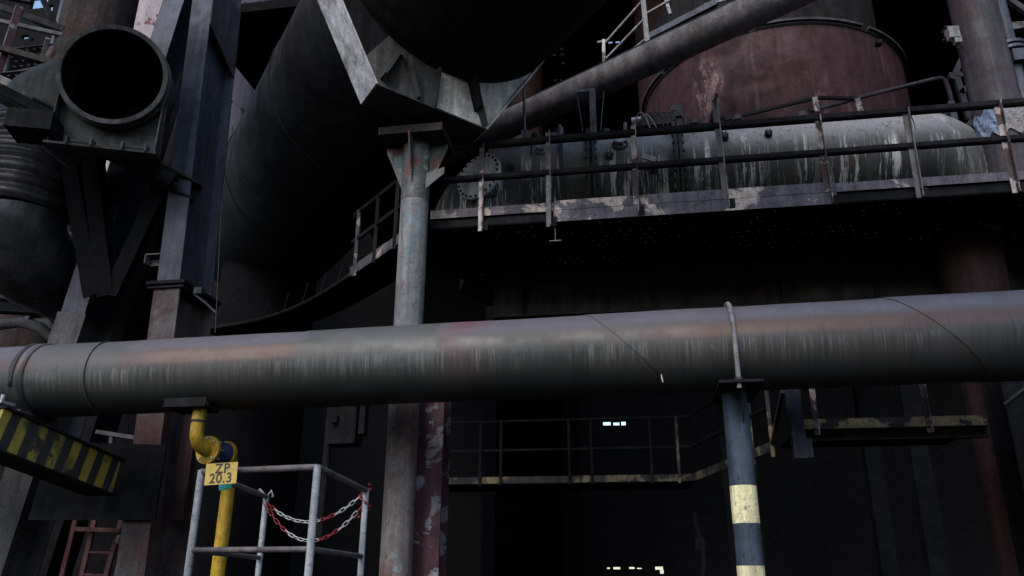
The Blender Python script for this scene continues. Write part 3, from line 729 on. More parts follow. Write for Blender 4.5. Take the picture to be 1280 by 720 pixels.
tag(b.build('breather_valve', 'post_pale'), 'small pointed pale breather standing on the duct left of the davit', 'valve')
p = at(782, 165, Y=DY-.3); b = MB(); b.tube([p-Z_*.3, p+Z_*.17], .035, 12); b.disc(p-Z_*.05, Z_, .08, .03, 16); 
tag(b.build('vent_stub', 'post_pale'), 'short pale vent pipe stub between the davit and the valve drive', 'pipe')
p0, p1 = at(655, 112, Y=11.2), at(656, 172, Y=11.2)
b = MB(); b.tube([p0, p1], .022, 8); b.box(p1+Z_*.05, (.1, .08, .14)); tag(b.build('hanger_rod', 'post_pale'), 'thin vertical rod hanging under the pale corner of the collar', 'rod')

# ------------------------------------------------------------------ red vessel
rvx = at(958, 100, Y=16).x; rvr = 2.72; rimz = at(1000, 28, Y=16-rvr).z
rv = thing('red_vessel', 'broad rust-red round vessel with a rim behind the dripped duct', 'vessel', (rvx, 16, 0))
MB().lathe((rvx, 16, 0), [(rvr, 6.9), (rvr+.006, 8), (rvr, 9.6), (rvr+.004, rimz)], 128).build('vessel_shell', 'red_shell', rv)
MB().lathe((rvx, 16, 0), [(rvr-.35, rimz-.01), (rvr-.35, rimz+2.2), (1.2, rimz+4.2), (0, rimz+4.2)], 96).build('hood', 'deep_dark', rv)
for a0, a1 in ((-.2, .55), (.58, 1.3), (1.34, 2.1), (2.16, 3.4)):
    N = 20; b = MB()
    for i in range(N):
        t0, t1 = PI+a0+(a1-a0)*i/N, PI+a0+(a1-a0)*(i+1)/N
        p, q = [V((rvx+(rvr+.06)*math.cos(t), 16+(rvr+.06)*math.sin(t), rimz+.03)) for t in (t0, t1)]
        b.bar(p, q, .07, .05)
    b.build('rim', 'dark_grey', rv)
MB().ring((rvx, 16, rimz-.03), Z_, rvr+.02, rvr-.4, .04, 128).build('rim_plate', 'black_steel', rv)
aa = R(-38); pp = V((rvx+(rvr+.05)*math.cos(aa), 16+(rvr+.05)*math.sin(aa), 0))
MB().box(pp+Z_*8.8, (.16, .1, 2.6), Matrix.Rotation(aa+PI/2, 3, 'Z')).build('stiffener', 'dark_grey', rv)
for px, py in ((1026, 95), (1098, 54)):
    p = at(px, py, Y=16-rvr+.12); MB().box(p, (.1, .14, .08)).build('lug', 'black_steel', rv)
MB().lathe((rvx, 16, 0), [(rvr-.02, 6.9), (1.2, 6.5), (0, 6.5)], 64).build('bottom', 'deep_dark', rv)
for k in range(4):
    th = PI/4+k*PI/2; q = V((rvx+2*math.cos(th), 16+2*math.sin(th), 0))
    MB().hsec(q, q+Z_*6.85, .3, .3, up=(0, 1, 0)).build('leg', 'hall_wall', rv)
# ------------------------------------------------------------------ inclined pipe and its stair
i0, i1 = at(560, 190, Y=14.2), at(1010, -18, Y=11.5)
ip = thing('inclined_pipe', 'dusty pale pipe climbing from the collar corner to the upper right', 'pipe', i0)
MB().tube([lerp(i0, i1, t/10) for t in range(14)], .285, 48).build('pipe_shell', 'pale_dusty_pipe', ip)
dI = (i1-i0).normalized()
for t in (.62, .83):
    MB().ring(lerp(i0, i1, t), dI, .294, .27, .04, 48).build('weld_band', 'pale_dusty_pipe', ip)
ist = thing('inclined_stair', 'steep service stair with thin rails above the climbing dusty pipe', 'stairs', lerp(i0, i1, .4)+Z_*.4)
d_, s2_, u_ = frame(dI)
MB().bar(lerp(i0, i1, .05)+u_*.34, lerp(i0, i1, 1.2)+u_*.34, .1, .05).build('stringer', 'black_steel', ist)
MB().bar(at(812, 46, Y=12.6), at(896, 3, Y=12.2), .09, .12).build('stringer', 'blue_steel', ist)
MB().bar(at(815, 50, Y=12.7), at(900, 10, Y=12.3), .05, .05).build('stringer', 'post_pale', ist)
for (a0, b0, ya, yb, w, m) in ((( 755, 81), (754.5, 50), 13.2, 13.2, .06, 'post_flaked'), ((809, 53), (803, -8), 12.8, 12.8, .09, 'post_pale'), ((895, 6), (890, -20), 12.3, 12.3, .07, 'blue_steel'), ((838, 18), (832, 0), 13., 13., .06, 'post_pale')):
    MB().bar(at(*a0, Y=ya), at(*b0, Y=yb), w, w, up=(0, 1, 0)).build('post', m, ist)
for (a0, b0, ya, yb) in (((757, 53), (804, 0), 13.2, 12.8), ((758, 73), (806, 23), 13.2, 12.8), ((806, 18), (852, -8), 12.8, 12.5), ((788, 64), (812, 45), 13.1, 12.8), ((880, 6), (925, -4), 12.3, 12.2)):
    MB().bar(at(*a0, Y=ya), at(*b0, Y=yb), .035, .035).build('handrail', 'post_pale', ist)
MB().bar(at(747, 53, Y=13.2), at(757, 51, Y=13.2), .04, .04).build('handrail', 'post_pale', ist)

# background red uprights
c0 = at(838, 20, Y=20); tag(MB().tube([(c0.x, 20, 7), (c0.x, 20, 19)], mw(45, c0), 48).build('red_stack', 'red_dark'), 'dark red upright shell behind the steep service stair', 'vessel')
c0 = at(648, 110, Y=21); tag(MB().tube([(c0.x, 21, 7), (c0.x, 21, at(650, 35, Y=21).z)], mw(30, c0), 48).build('red_stack', 'red_dark'), 'narrow red upright shell just right of the pale collar', 'vessel')
h0 = at(655, 178, Y=14.0)
b = MB(); hp = [at(583, 178, Y=13.8), at(640, 150, Y=14.0), at(668, 152, Y=14.0), at(705, 172, Y=13.6)]
b.lathe((h0.x, 14.2, 0), [(0, 6.9), (1.3, 6.9), (1.3, 8.0), (.35, 9.35), (0, 9.35)], 8, False)
tag(b.build('red_hopper', 'red_shell'), 'faceted red hopper peeking out between collar corner and dripped duct', 'hopper')

# ------------------------------------------------------------------ right-hand columns
c0 = at(1231, 70, Y=11.45); rT = mw(27, c0)
rc = thing('purple_column', 'stout purple-grey riser pipe at the upper right edge', 'pipe', (c0.x, 11.45, WZ))
MB().tube([(c0.x, 11.45, WZ-.02), (c0.x, 11.45, 16)], rT, 48).build('pipe_shell', 'purple_rust', rc)
zc0 = at(1240, 150, Y=11.1).z
b = MB(); n = 40
for i in range(n):
    pass
vs = []; N = 16; K = 28
for i in range(N+1):
    for k in range(K+1):
        th = PI+PI*(k/K)*1.05-.1; rr = rT+.015+random.random()*.012+.012*math.sin(k*1.7+i*.6); z = zc0-.2+.44*i/N+.05*math.sin(k*1.1)
        vs.append(V((c0.x+rr*math.cos(th), 11.45+rr*math.sin(th), z)))
b.add(vs, [(i*(K+1)+k, i*(K+1)+k+1, (i+1)*(K+1)+k+1, (i+1)*(K+1)+k) for i in range(N) for k in range(K)], False)
b.mi = [0 if (q % K) < 12 else 1 for q in range(len(b.mi))]
b.build('torn_wrapping', ['blue_cover', 'pale_cover'], rc)
b = MB(); q = at(1262, 60, Y=11.4); b.tube([(q.x, 11.4, WZ), (q.x, 11.4, 15)], .11, 20); b.ring((q.x, 11.4, q.z), Z_, .22, .1, .05, 24); b.ring((q.x, 11.4, q.z-.09), Z_, .22, .1, .05, 24); b.box((q.x+.03, 11.3, q.z-.25), (.2, .2, .2))
tag(b.build('blue_riser', 'blue_steel'), 'thin blue-grey riser with a flange beside the stout purple pipe', 'pipe')
b = MB(); p = at(1191, 42, Y=11.2); b.box(p, (.16, .12, .2)); b.box(p-Z_*.14+X_*.04, (.1, .1, .1)); tag(b.build('pipe_clamp', 'post_pale'), 'small pale clamp on the left flank of the purple riser', 'clamp')
# beams and braces behind it
lt = thing('lattice_frame', 'dim lattice of red beam and thin braces beyond the purple riser', 'frame', at(1230, 160, Y=14.5)-Z_*2)
MB().hsec(at(1180, 42, Y=14.5), at(1330, 33, Y=14.5), .2, .22).build('beam', 'red_flaked', lt)
MB().bar(at(1262, 36, Y=14.1), at(1330, 25, Y=14.1), .15, .14).build('beam', 'post_pale', lt)
for a0, b0 in (((1186, 95), (1215, 94)), ((1195, 96), (1212, 150)), ((1190, 100), (1202, 74)), ((1200, 118), (1216, 103)), ((1204, 165), (1232, 130)), ((1165, 160), (1190, 130)), ((1290, 20), (1262, 0))):
    MB().bar(at(*a0, Y=13.8), at(*b0, Y=13.8), .1, .1).build('brace', 'dark_grey', lt)
for a0, b0, w, m in (((1188, 128), (1200, 185), .09, 'blue_steel'), ((1153, 160), (1160, 176), .1, 'blue_steel'), ((1222, 189), (1262, 188), .16, 'pale_dusty_pipe'), ((1220, 186), (1240, 184), .08, 'dark_grey')):
    MB().bar(at(*a0, Y=11.9), at(*b0, Y=11.9), w, w).build('brace', m, lt)
# far handrails in front of the red vessel
fr = thing('rear_handrail', 'bent grey handrail behind the duct in front of the red vessel', 'railing', at(1080, 150, Y=12.95)-Z_*.6)
b = MB(); pts = [at(1012, 139, Y=12.95), at(1090, 118, Y=12.95), at(1165, 99.5, Y=12.95), at(1176, 97.5, Y=12.95), at(1181, 100, Y=12.95), at(1186, 112, Y=12.95), at(1200, 172, Y=12.95)]
b.tube(pts, .038, 12); b.build('handrail', 'purple_rust', fr)
MB().bar(at(905, 150, Y=12.9), at(1020, 122.5, Y=12.9), .05, .05).build('top_rail', 'black_steel', fr)
MB().bar(at(1020, 122.5, Y=12.9), at(1073, 123, Y=12.9), .05, .05).build('top_rail', 'black_steel', fr)
for a0, b0 in (((1018, 122), (1022, 140)), ((1071, 123), (1076, 141))): MB().bar(at(*a0, Y=12.88), at(*b0, Y=12.88), .09, .05, up=(0, 1, 0)).build('post', 'post_flaked', fr)
b = MB(); p, q = at(889, 152, Y=11.0), at(896, 118, Y=11.0); b.bar(p, q, .05, .05); b.bar(at(890, 151, Y=11.), at(906, 147, Y=11.), .05, .05); tag(b.build('stay_bar', 'black_steel'), 'short black stay leaning against the tallest walkway post', 'bar')
for k, px in enumerate((980, 1075, 1105)):
    p = at(px, 155, Y=11.55); MB().bar(p, p+V((.06, -.02, .14)), .03, .03).build('lug', 'black_steel', gd)

# right lower structure
q = at(1285, 600, Y=11.2)
dcol = thing('dark_column', 'black box column in shadow at the lower right edge', 'column', (q.x+.15, 11.2, 0))
MB().hsec((q.x+.15, 11.2, 0), (q.x+.15, 11.2, 4.7), .7, .6, up=(0, 1, 0), t=.03).build('shaft', 'black_steel', dcol)
MB().bar(at(1255, 505, Y=10.85), at(1300, 470, Y=10.85), .03, .03).build('brace', 'dark_grey', dcol)

# ------------------------------------------------------------------ lower walkways
LZ, LY = 3.4, 9.98
lw = thing('lower_walkway', 'low walkway with peeling yellow edge below the foreground pipe at right', 'walkway', (at(1110, 525, Y=LY).x, LY, LZ-.2))
xa, xb = at(996, 530, Y=LY).x, at(1233, 522, Y=LY).x
MB().box(((xa+xb)/2, LY, LZ), (xb-xa, .012, .115)).build('toe_plate', 'peeling_ochre', lw)
MB().usec((xa, LY+.06, LZ-.2), (xb, LY+.06, LZ-.2), .08, .14).build('edge_channel', 'dark_rust', lw)
MB().box(((xa+xb)/2, LY+.75, LZ-.05), (xb-xa, 1.4, .012)).build('deck', 'soot', lw)
for px in (1026, 1167):
    p = at(px, 530, Y=LY); MB().lsec((p.x-.03, LY-.012, LZ-.13), (p.x-.03, LY-.012, LZ+1.1), .055, -.05, up=(0, 1, 0), t=.01).build('post', 'post_flaked', lw)
for h in (.6, 1.1): MB().bar((xa, LY-.04, LZ+h), (xb, LY-.04, LZ+h), .045, .045).build('handrail', 'rail_black', lw)
q = at(990, 530, Y=9.9)
b = MB(); b.hsec((q.x+.05, 9.9, LZ-.42), (q.x+.05, 9.9, LZ+.9), .15, .16, up=(0, 1, 0), t=.02); b.box((q.x+.09, 9.86, LZ-.3), (.2, .05, .22)); tag(b.build('hanger_post', 'blue_steel'), 'short blue-grey hanger post at the left end of the low walkway', 'post')

bk = thing('rear_walkway', 'dim far walkway with yellowed rails in the dark below the foreground pipe', 'walkway', (at(720, 600, Y=15).x, 15, LZ-.3))
xc, xd = at(500, 600, Y=15).x, at(866, 590, Y=15).x
MB().box(((xc+xd)/2, 15, LZ), (xd-xc, .014, .12)).build('toe_plate', 'peeling_yellow', bk)
MB().box(((xc+xd)/2, 15.6, LZ-.07), (xd-xc, 1.2, .012)).build('deck', 'soot', bk)
for h in (.55, 1.1): MB().bar((xc, 15, LZ+h), (xd, 15, LZ+h), .045, .045).build('handrail', 'black_steel', bk)
for px in (600, 626, 712, 740, 815, 849):
    p = at(px, 590, Y=14.97); MB().bar((p.x, 14.97, LZ-.1), (p.x, 14.97, LZ+1.1), .05, .05).build('post', 'black_steel' if px != 849 else 'peeling_yellow', bk)
e0, e1 = V((xd, 15, LZ)), at(966, 566, Y=11.6); e1.z = LZ
MB().bar(e0, e1, .014, .13).build('toe_plate', 'peeling_yellow', bk)
for h in (.55, 1.1): MB().bar(e0+Z_*h, e1+Z_*h, .045, .045).build('handrail', 'black_steel', bk)
for t in (.55, .8, 1): q = lerp(e0, e1, t); MB().bar(q-Z_*.15, q+Z_*1.1, .05, .05).build('post', 'peeling_yellow', bk)
q = at(984, 540, Y=10.4); q.z = LZ
MB().bar(e1+Z_*.03, q+Z_*.5, .05, .05).build('brace', 'peeling_yellow', bk)
MB().bar(e1+Z_*.95, q+Z_*1.1, .04, .04).build('brace', 'peeling_yellow', bk)

# ------------------------------------------------------------------ trestle legs, left
l1a, l1b = at(266, -14, Y=10.5), at(177, 722, Y=10.5)
l1b2 = l1b+(l1b-l1a)*(l1b.z/(l1a.z-l1b.z)); mid = at(222.5, 362, Y=10.5)
leg = thing('trestle_leg', 'upright H-section trestle leg with blue-grey face left of the dark vessel', 'column', (l1b2.x, 10.5, 0))
MB().hsec(mid+V((0, .2, 0)), l1a+(l1a-mid)*.3+V((0, .2, 0)), .37, .95, up=(0, 1, 0), t=.03).build('shaft', 'blue_steel', leg)
MB().hsec(l1b2+V((0, .2, 0)), mid+V((0, .2, 0)), .42, .97, up=(0, 1, 0), t=.03).build('shaft', 'leg_rusty', leg)
dl = (l1a-mid).normalized()
MB().box(mid+Y_*.2, (.62, 1.1, .05)).build('splice_plate', 'black_steel', leg); MB().box(mid-Z_*.07+Y_*.2, (.58, 1.06, .03)).build('splice_plate', 'black_steel', leg)
g0 = V((.186, .30, 0))
f = lambda px, py: at(px, py, Y=10.5)
w = .188
p1_, p2_ = f(258, 42), f(258, -14)
sd = lerp(mid, l1a, 0)
def legx(z): t = (z-mid.z)/(l1a.z-mid.z); return lerp(mid, l1a, t)
za, zb2, zt = f(258, 44).z, f(258, 72).z, l1a.z
MB().prism([legx(za)+V((w, -.27, 0)), legx(zb2)+V((w, .66, 0)), legx(zt)+V((w, .66, 0)), legx(zt)+V((w, -.27, 0))], (.014, 0, 0)).build('gusset', 'purple_rust', leg)
p = at(198, 322, Y=10.4); b = MB(); b.box(p+X_*.02, (.3, .3, .02)); b.box(p-Z_*.07, (.26, .02, .14)); b.box(p-Z_*.07-X_*.12, (.02, .3, .14)); b.build('bracket', 'leg_grey', leg)

l2a, l2b = at(238, -10, Y=10.9), at(109, 400, Y=10.9)
l2c = at(12, 700, Y=10.9); l2d = l2b+(l2c-l2b)*(l2b.z/(l2b.z-l2c.z))
leg2 = thing('trestle_leg', 'raked H-section trestle leg leaning from lower left up to the upright one', 'column', (l2d.x, 10.9, 0))
MB().hsec(l2b, l2a+(l2a-l2b)*.1, .42, .7, up=(0, 1, 0), t=.03).build('shaft', 'blue_steel', leg2)
MB().hsec(l2d, l2b, .5, .74, up=(0, 1, 0), t=.03).build('shaft', 'leg_grey', leg2)
gp = [at(35, 650, Y=10.12), at(193, 650, Y=10.12), at(208, 556, Y=10.12), at(70, 552, Y=10.12), at(50, 600, Y=10.12)]
tag(MB().prism(gp, (0, .03, 0)).build('gusset_plate', 'black_steel'), 'big dark steel plate tying the two trestle legs behind the striped beam', 'plate')
# dark leg in the shadow between them
l3a, l3b = at(228, 180, Y=12.2), at(150, 420, Y=12.2)
tag(MB().hsec(l3b-(l3a-l3b)*1.2, l3a+(l3a-l3b)*.3, .6, .6, up=(0, 1, 0), t=.03).build('trestle_leg', 'deep_dark'), 'black raked trestle leg in shadow between the two lit ones', 'column')

# ------------------------------------------------------------------ open pipe mouth with bellows
MC = at(141, 93, Y=8.95); MN = V((.36, -.9, -.2)).normalized(); MRAD = mw(62, MC)
om = thing('open_pipe', 'cut-off dark pipe with its round open mouth facing the viewer upper left', 'pipe', MC-Z_*MRAD)
e1 = MC-MN*.75; bc = at(27, 250, Y=10.2)
bz0, bz1 = at(30, 165, Y=10.2).z, at(40, 268, Y=10.2).z
path = [MC, MC-MN*.35, MC-MN*.7]
K0, K1, K2, K3 = path[-1], path[-1]-MN*.55, V((bc.x, bc.y, bz0+.75)), V((bc.x, bc.y, bz0))
for i in range(1, 11):
    t = i/10; path.append(K0*(1-t)**3+K1*3*t*(1-t)**2+K2*3*t*t*(1-t)+K3*t**3)
MB().tube(path, MRAD, 64, False).build('pipe_shell', 'mouth_steel', om)
MB().tube([p for p in path], MRAD-.03, 64, False).build('pipe_lining', 'soot', om)
MB().ring(MC+MN*.0, MN, MRAD+.035, MRAD-.035, .05, 72).build('rim', 'mouth_steel', om)
MB().ring(MC-MN*.16, MN, MRAD+.05, MRAD, .06, 72).build('rim_band', 'mouth_steel', om)
pth, rs = [], []
N = 60
for i in range(N+1):
    z = bz0+(bz1-bz0)*i/N; pth.append(V((bc.x, bc.y, z))); rs.append(MRAD*.99+.055*abs(math.sin(i/N*PI*7)) + (.03 if 24 < i < 30 else 0))
MB().tube(pth, rs, 64, False).build('bellows', 'bellows', om)
low = arc((bc.x, bc.y+.6, bz1), (bc.x, bc.y, bz1), (bc.x, bc.y+.6, bz1-.6), 10)
MB().tube(low+[low[-1]+Y_*1.2], MRAD*.98, 56, True).build('elbow', 'bellows', om)
# support cradle
cr = thing('pipe_cradle', 'dark steel cradle with lugs and V braces under the open pipe mouth', 'frame', MC-Z_*1.6)
d, a, u = frame(MN)
sadp = []
for i in range(13):
    th = R(200+140*i/12); sadp.append(MC-MN*.25+(a*math.cos(th)+u*math.sin(th))*(MRAD+.055))
lo_ = [MC-MN*.25+a*(MRAD*.98)-u*(MRAD+.42), MC-MN*.25-a*(MRAD*.98)-u*(MRAD+.42)]
if (sadp[0]-MC).dot(a) > 0: lo_ = lo_[::-1]
MB().prism(sadp+lo_, -MN*.03).build('saddle_plate', 'mouth_steel', cr)
for s in (-1, 1):
    pa_ = MC-MN*.25+a*(s*(MRAD*.98)); MB().prism([pa_-u*(MRAD*.35), pa_-u*(MRAD+.42), pa_-u*(MRAD+.42)+MN*.32, pa_-u*(MRAD*.35)+MN*.12], a*.022).build('side_plate', 'mouth_steel', cr)
MB().box(MC-MN*.1-u*(MRAD+.43), (MRAD*2.05, .5, .035), Matrix((a, -d, u)).transposed()).build('base_plate', 'dark_grey', cr)
for s in (-.62, .38):
    pb = MC+MN*.1-u*(MRAD+.38)+a*s*MRAD; 
    for q in (-.16, .16): MB().box(pb+a*q, (.03, .2, .1), Matrix((a, -d, u)).transposed()).build('lug', 'mouth_steel', cr)
    MB().tube([pb-a*.2, pb+a*.2], .035, 10).build('pin', 'dark_grey', cr)
ba, bb = at(-6, 118, Y=8.8), at(212, 230, Y=9.9)
MB().usec(ba, bb, -.26, .2, t=.03).build('beam', 'black_steel', cr)
MB().usec(ba+V((.1, .5, -.1)), bb+V((.1, .5, -.1)), .2, .3, t=.03).build('beam', 'black_steel', cr)
p = at(30, 155, Y=8.7); MB().box(p+V((.1, .1, 0)), (.6, .5, .3), Matrix.Rotation(R(20), 3, 'Z')).build('bearing_box', 'black_steel', cr)
for a0, b0 in (((88, 190), (120, 372)), ((115, 190), (137, 372))):
    MB().hsec(at(*a0, Y=10.1), at(*b0, Y=10.3), .26, .24, up=(0, 1, 0), t=.02).build('brace', 'soot', cr)
MB().hsec(at(205, 235, Y=10.35), at(142, 372, Y=10.3), .26, .24, up=(0, 1, 0), t=.02).build('brace', 'soot', cr)
MB().tube([at(62, 150, Y=9.1), at(68, 178, Y=9.2), at(95, 200, Y=9.6)], .18, 20).build('pipe_stub', 'dark_grey', cr)

# ------------------------------------------------------------------ far left background
sx = at(203, 100, Y=26).x
tw = thing('stove_tower', 'white peeling round stove tower glimpsed behind the trestle legs', 'tower', (sx, 26, 0))
MB().lathe((sx, 26, 0), [(mw(122, at(203, 100, Y=26))+.06, 0), (mw(122, at(203, 100, Y=26))+.06, 10.4)], 96).build('base', 'deep_dark', tw)
MB().lathe((sx, 26, 0), [(mw(122, at(203, 100, Y=26)), 0), (mw(122, at(203, 100, Y=26)), 40)], 96).build('tower_shell', 'stove', tw)
dc0 = at(128, 0, Y=16); tag(MB().tube([(dc0.x, 16, 3), (dc0.x, 16, 22)], mw(40, dc0), 48).build('flue', 'dark_rust'), 'dark upright flue rising behind the open pipe mouth', 'pipe')
dc0 = at(88, 0, Y=17.5); tag(MB().tube([(dc0.x, 17.5, 3), (dc0.x, 17.5, 24)], mw(10, dc0), 24).build('flue', 'blue_steel'), 'thin lilac upright pipe left of the dark flue', 'pipe')
# gantry platforms at the top-left corner
gt = thing('gantry', 'rusty gantry with perforated platforms in the top left corner', 'gantry', at(20, 200, Y=15)-Z_*3)
def gz(py): return at(30, py, Y=15).z
for py, y0, y1 in ((42, 15.5, 18), (88, 15, 17)):
    z = gz(py); xx0, xx1 = at(-90, py, Y=15).x, at(74, py, Y=15).x
    hs = []
    nxh, nyh = int((xx1-xx0)/.22), int((y1-y0)/.2)
    for i in range(nxh):
        for j in range(nyh): hs.append((i*.22+.07, j*.2+.07, i*.22+.17, j*.2+.15))
    MB().holed((xx0, y0, z), X_, Y_, xx1-xx0, y1-y0, hs, .02).build('platform', 'dark_grey', gt)
for a0, b0, w, m in (((24, 8), (-8, 110), .16, 'red_flaked'), ((-20, 2), (82, 38), .16, 'black_steel'), ((-20, 22), (84, 45), .1, 'dark_grey'), ((0, 60), (70, 80), .16, 'dark_rust'), ((-10, 96), (40, 118), .2, 'pale_dusty_pipe'), ((54, 0), (70, 34), .12, 'black_steel'), ((-10, -8), (40, 2), .14, 'black_steel'), ((60, 48), (52, 75), .1, 'post_pale')):
    MB().bar(at(*a0, Y=14.9), at(*b0, Y=15.2), w, w).build('beam', m, gt)
for a0, b0, r_, m in (((55, 36), (84, 34), .12, 'dark_grey'), ((25, 92), (45, 88), .1, 'pale_dusty_pipe'), ((8, 70), (8, 96), .1, 'blue_steel'), ((70, 62), (40, 112), .16, 'red_flaked')):
    MB().tube([at(*a0, Y=15.4), at(*b0, Y=15.4)], r_, 14).build('pipe_stub', m, gt)
MB().box((-10.4, 6.9, 11.2), (8.6, 4.6, .06)).build('platform', 'dark_grey', gt)  # deck added out of view to shade the left side
for q in (4.8, 6.9, 9.0): MB().hsec((-14.7, q, 11.05), (-6.1, q, 11.05), .2, .24, t=.02).build('beam', 'black_steel', gt)  # beams carrying the added shading deck
# cross beam and bent pipe under the bellows
b = MB(); b.hsec(at(-40, 380, Y=12.4), at(104, 388, Y=12.4), .24, .26, t=.025); tag(b.build('cross_beam', 'black_steel'), 'black cross beam just under the bellows end at the left edge', 'beam')
b = MB(); pts = [at(q[0], q[1], Y=11.6) for q in ((-30, 412), (0, 406), (25, 403), (50, 409), (68, 424), (80, 450))]; b.tube(pts, .09, 18); tag(b.build('bent_pipe', 'leg_grey'), 'bent grey pipe hugging the left end of the foreground pipe', 'pipe')
b = MB(); b.prism([at(42, 398, Y=12), at(60, 398, Y=12), at(84, 428, Y=12), (at(66, 430, Y=12))], (0, .02, 0)); tag(b.build('slanted_plate', 'leg_grey'), 'slanted grey plate beside the bent pipe at left', 'plate')
b = MB(); 
for k, q in enumerate(((30, 345), (55, 362), (84, 330))): b.bar(at(q[0], q[1], Y=14), at(q[0]-18, q[1]+45, Y=14), .3, .1)
tag(b.build('pale_bracing', 'purple_rust'), 'pale diagonal bracing below the bellows end', 'frame')
b = MB(); q = [at(82, 300, Y=13.2), at(87, 302, Y=13.2), at(84, 312, Y=13.2), at(88, 322, Y=13.2), at(80, 330, Y=13.2)]; b.tube(q, .03, 8); tag(b.build('loose_cable', 'cable_dark'), 'loose black cable loop dangling beside the bellows', 'cable')

# things below the pipe on the left
b = MB(); b.box(at(206, 532, Y=11.6), (.5, .1, .6)); tag(b.build('sheet_metal', 'blue_paint'), 'dull blue panel tucked between trestle leg and foreground pipe', 'panel')
b = MB(); b.bar(at(122, 540, Y=11.), at(180, 549, Y=11.), .1, .06); b.bar(at(184, 515, Y=11.), at(174, 549, Y=11.), .08, .06); b.bar(at(140, 543, Y=11.), at(139, 560, Y=11.), .06, .06); tag(b.build('angle_bracket', 'leg_grey'), 'pale bent angle bracket above the big dark plate', 'bracket')
qq = at(232, 562, Y=10.7); tag(MB().bar((qq.x, 10.75, 2.4), (qq.x, 10.75, 4.4), .22, .1, up=(0, 1, 0)).build('red_upright', 'red_dark'), 'flat dark red upright left of the yellow valve', 'post')
la = thing('ladder', 'narrow red ladder below the big dark plate at the bottom left', 'ladder', (at(120, 700, Y=11.2).x, 11.2, 0))
for (a0, b0) in (((119, 648), (100, 730)), ((153, 648), (130, 730))):
    p, q = at(*a0, Y=11.2), at(*b0, Y=11.2); p.y = q.y = 11.2; MB().bar(q+(q-p)*1.6, p+(p-q)*.3, .07, .05, up=(0, 1, 0)).build('stringer', 'ladder_red', la)
MB().bar(at(92, 661, Y=11.1), at(151, 663, Y=11.1), .05, .06).build('rung', 'ladder_red', la)
for py in (690, 718): MB().bar(at(110-(py-690)*.24, py, Y=11.2), at(143-(py-690)*.24, py+1, Y=11.2), .03, .03).build('rung', 'ladder_red', la)
MB().bar(at(95, 648, Y=11.25), at(76, 725, Y=11.25), .07, .04, up=(0, 1, 0)).build('stringer', 'ladder_red', la)
p = at(149, 673, Y=11.05); b = MB(); b.lathe(p-Z_*.05, [(0, -.03), (.035, -.01), (.045, .03), (.03, .07), (.025, .1), (0, .1)], 16); tag(b.build('bulkhead_lamp', 'white_enamel'), 'small unlit white lamp on the red ladder', 'lamp')
b = MB(); b.tube([at(157, 650, Y=11.), at(150, 690, Y=11.), at(140, 730, Y=11.)], .006, 5); tag(b.build('cable', 'cable_grey'), 'thin cable trailing down beside the red ladder', 'cable')
b = MB(); b.tube([at(277, 250, Y=10.2), at(269, 416, Y=10.0)], .006, 5); tag(b.build('cable', 'cable_dark'), 'thin taut wire dropping to the pipe beside the upright trestle leg', 'cable')
b = MB(); b.tube([at(243, 368, Y=10.3), at(256, 378, Y=10.3), at(270, 391, Y=10.3)], .02, 8); b.box(at(249, 364, Y=10.3), (.12, .1, .1)); tag(b.build('conduit', 'dark_grey'), 'short dark conduit beside the splice of the upright leg', 'conduit')

# dim machinery in the shadow behind the foreground pipe
b = MB(); 
q = at(433, 520, Y=13)
b.box(q, (.5, .4, 1.0)); b.box(q+V((.35, -.1, .1)), (.1, .2, .9)); b.box(q+V((-.1, -.25, -.1)), (.1, .1, .12)); b.box(q+V((-.1, -.25, .25)), (.1, .1, .12)); b.tube([q+V((-.3, 0, -2)), q+V((-.3, 0, 1))], .06, 12)
tag(b.build('control_cabinet', 'deep_dark'), 'dim cabinet with small fittings in the dark left of the columns', 'cabinet')
b = MB(); q = at(875, 680, Y=14); b.tube([q+V((-.05, 0, .5)), q+V((0, 0, .1)), q+V((.06, 0, -.2)), q+V((0, 0, -.6))], .05, 10); b.box(q, (.15, .1, .2)); tag(b.build('hanging_hoist', 'deep_dark'), 'dim hanging chain hoist in the dark left of the striped pole', 'hoist')

# ------------------------------------------------------------------ yellow gas line
gy = 8.95
gl = thing('gas_line', 'yellow gas pipe with flanged elbow and blue valve under the foreground pipe', 'pipe', (at(283, 650, Y=gy).x, gy, 0))
rg_ = mw(8.6, at(285, 640, Y=gy))
v0 = at(286.5, 620, Y=gy); vt = at(282, 577, Y=gy-.0)
vx = v0.x; hz = at(262, 566, Y=gy).z
tx = at(246, 530, Y=gy).x
fl0 = V((at(257, 565, Y=gy-.25).x, gy-.2, hz)); 
# riser, upper bend running from the valve to the riser
ax = V((vx-fl0.x, gy+.12-fl0.y, 0)); ax = V((.22, .975, 0)).normalized()
vcn = fl0+ax*.12
top_r = fl0+ax*.3
MB().tube([(top_r.x+ax.x*.12, top_r.y+ax.y*.12, 0), (top_r.x+ax.x*.12, top_r.y+ax.y*.12, hz-.3), (top_r.x+ax.x*.12, top_r.y+ax.y*.12, hz-.12), (top_r.x+ax.x*.1, top_r.y+ax.y*.1, hz-.04), (top_r.x+ax.x*.04, top_r.y+ax.y*.04, hz), (top_r.x-ax.x*.04, top_r.y-ax.y*.04, hz)], rg_, 28).build('riser', 'yellow_paint', gl)
MB().tube([fl0+ax*.03, fl0+ax*.12, fl0+ax*.16, fl0+ax*.29], [.105, .105, .125, .125], 28).build('valve_body', 'blue_paint', gl)
fd, fa, fu = frame(ax)
for k in range(8):
    q = fl0+ax*.04+(fa*math.cos(k*PI/4)+fu*math.sin(k*PI/4))*.135
    MB().tube([q-ax*.075, q+ax*.05], .014, 6, True, False).build('bolt', 'galvanised' if k % 3 else 'yellow_paint', gl)
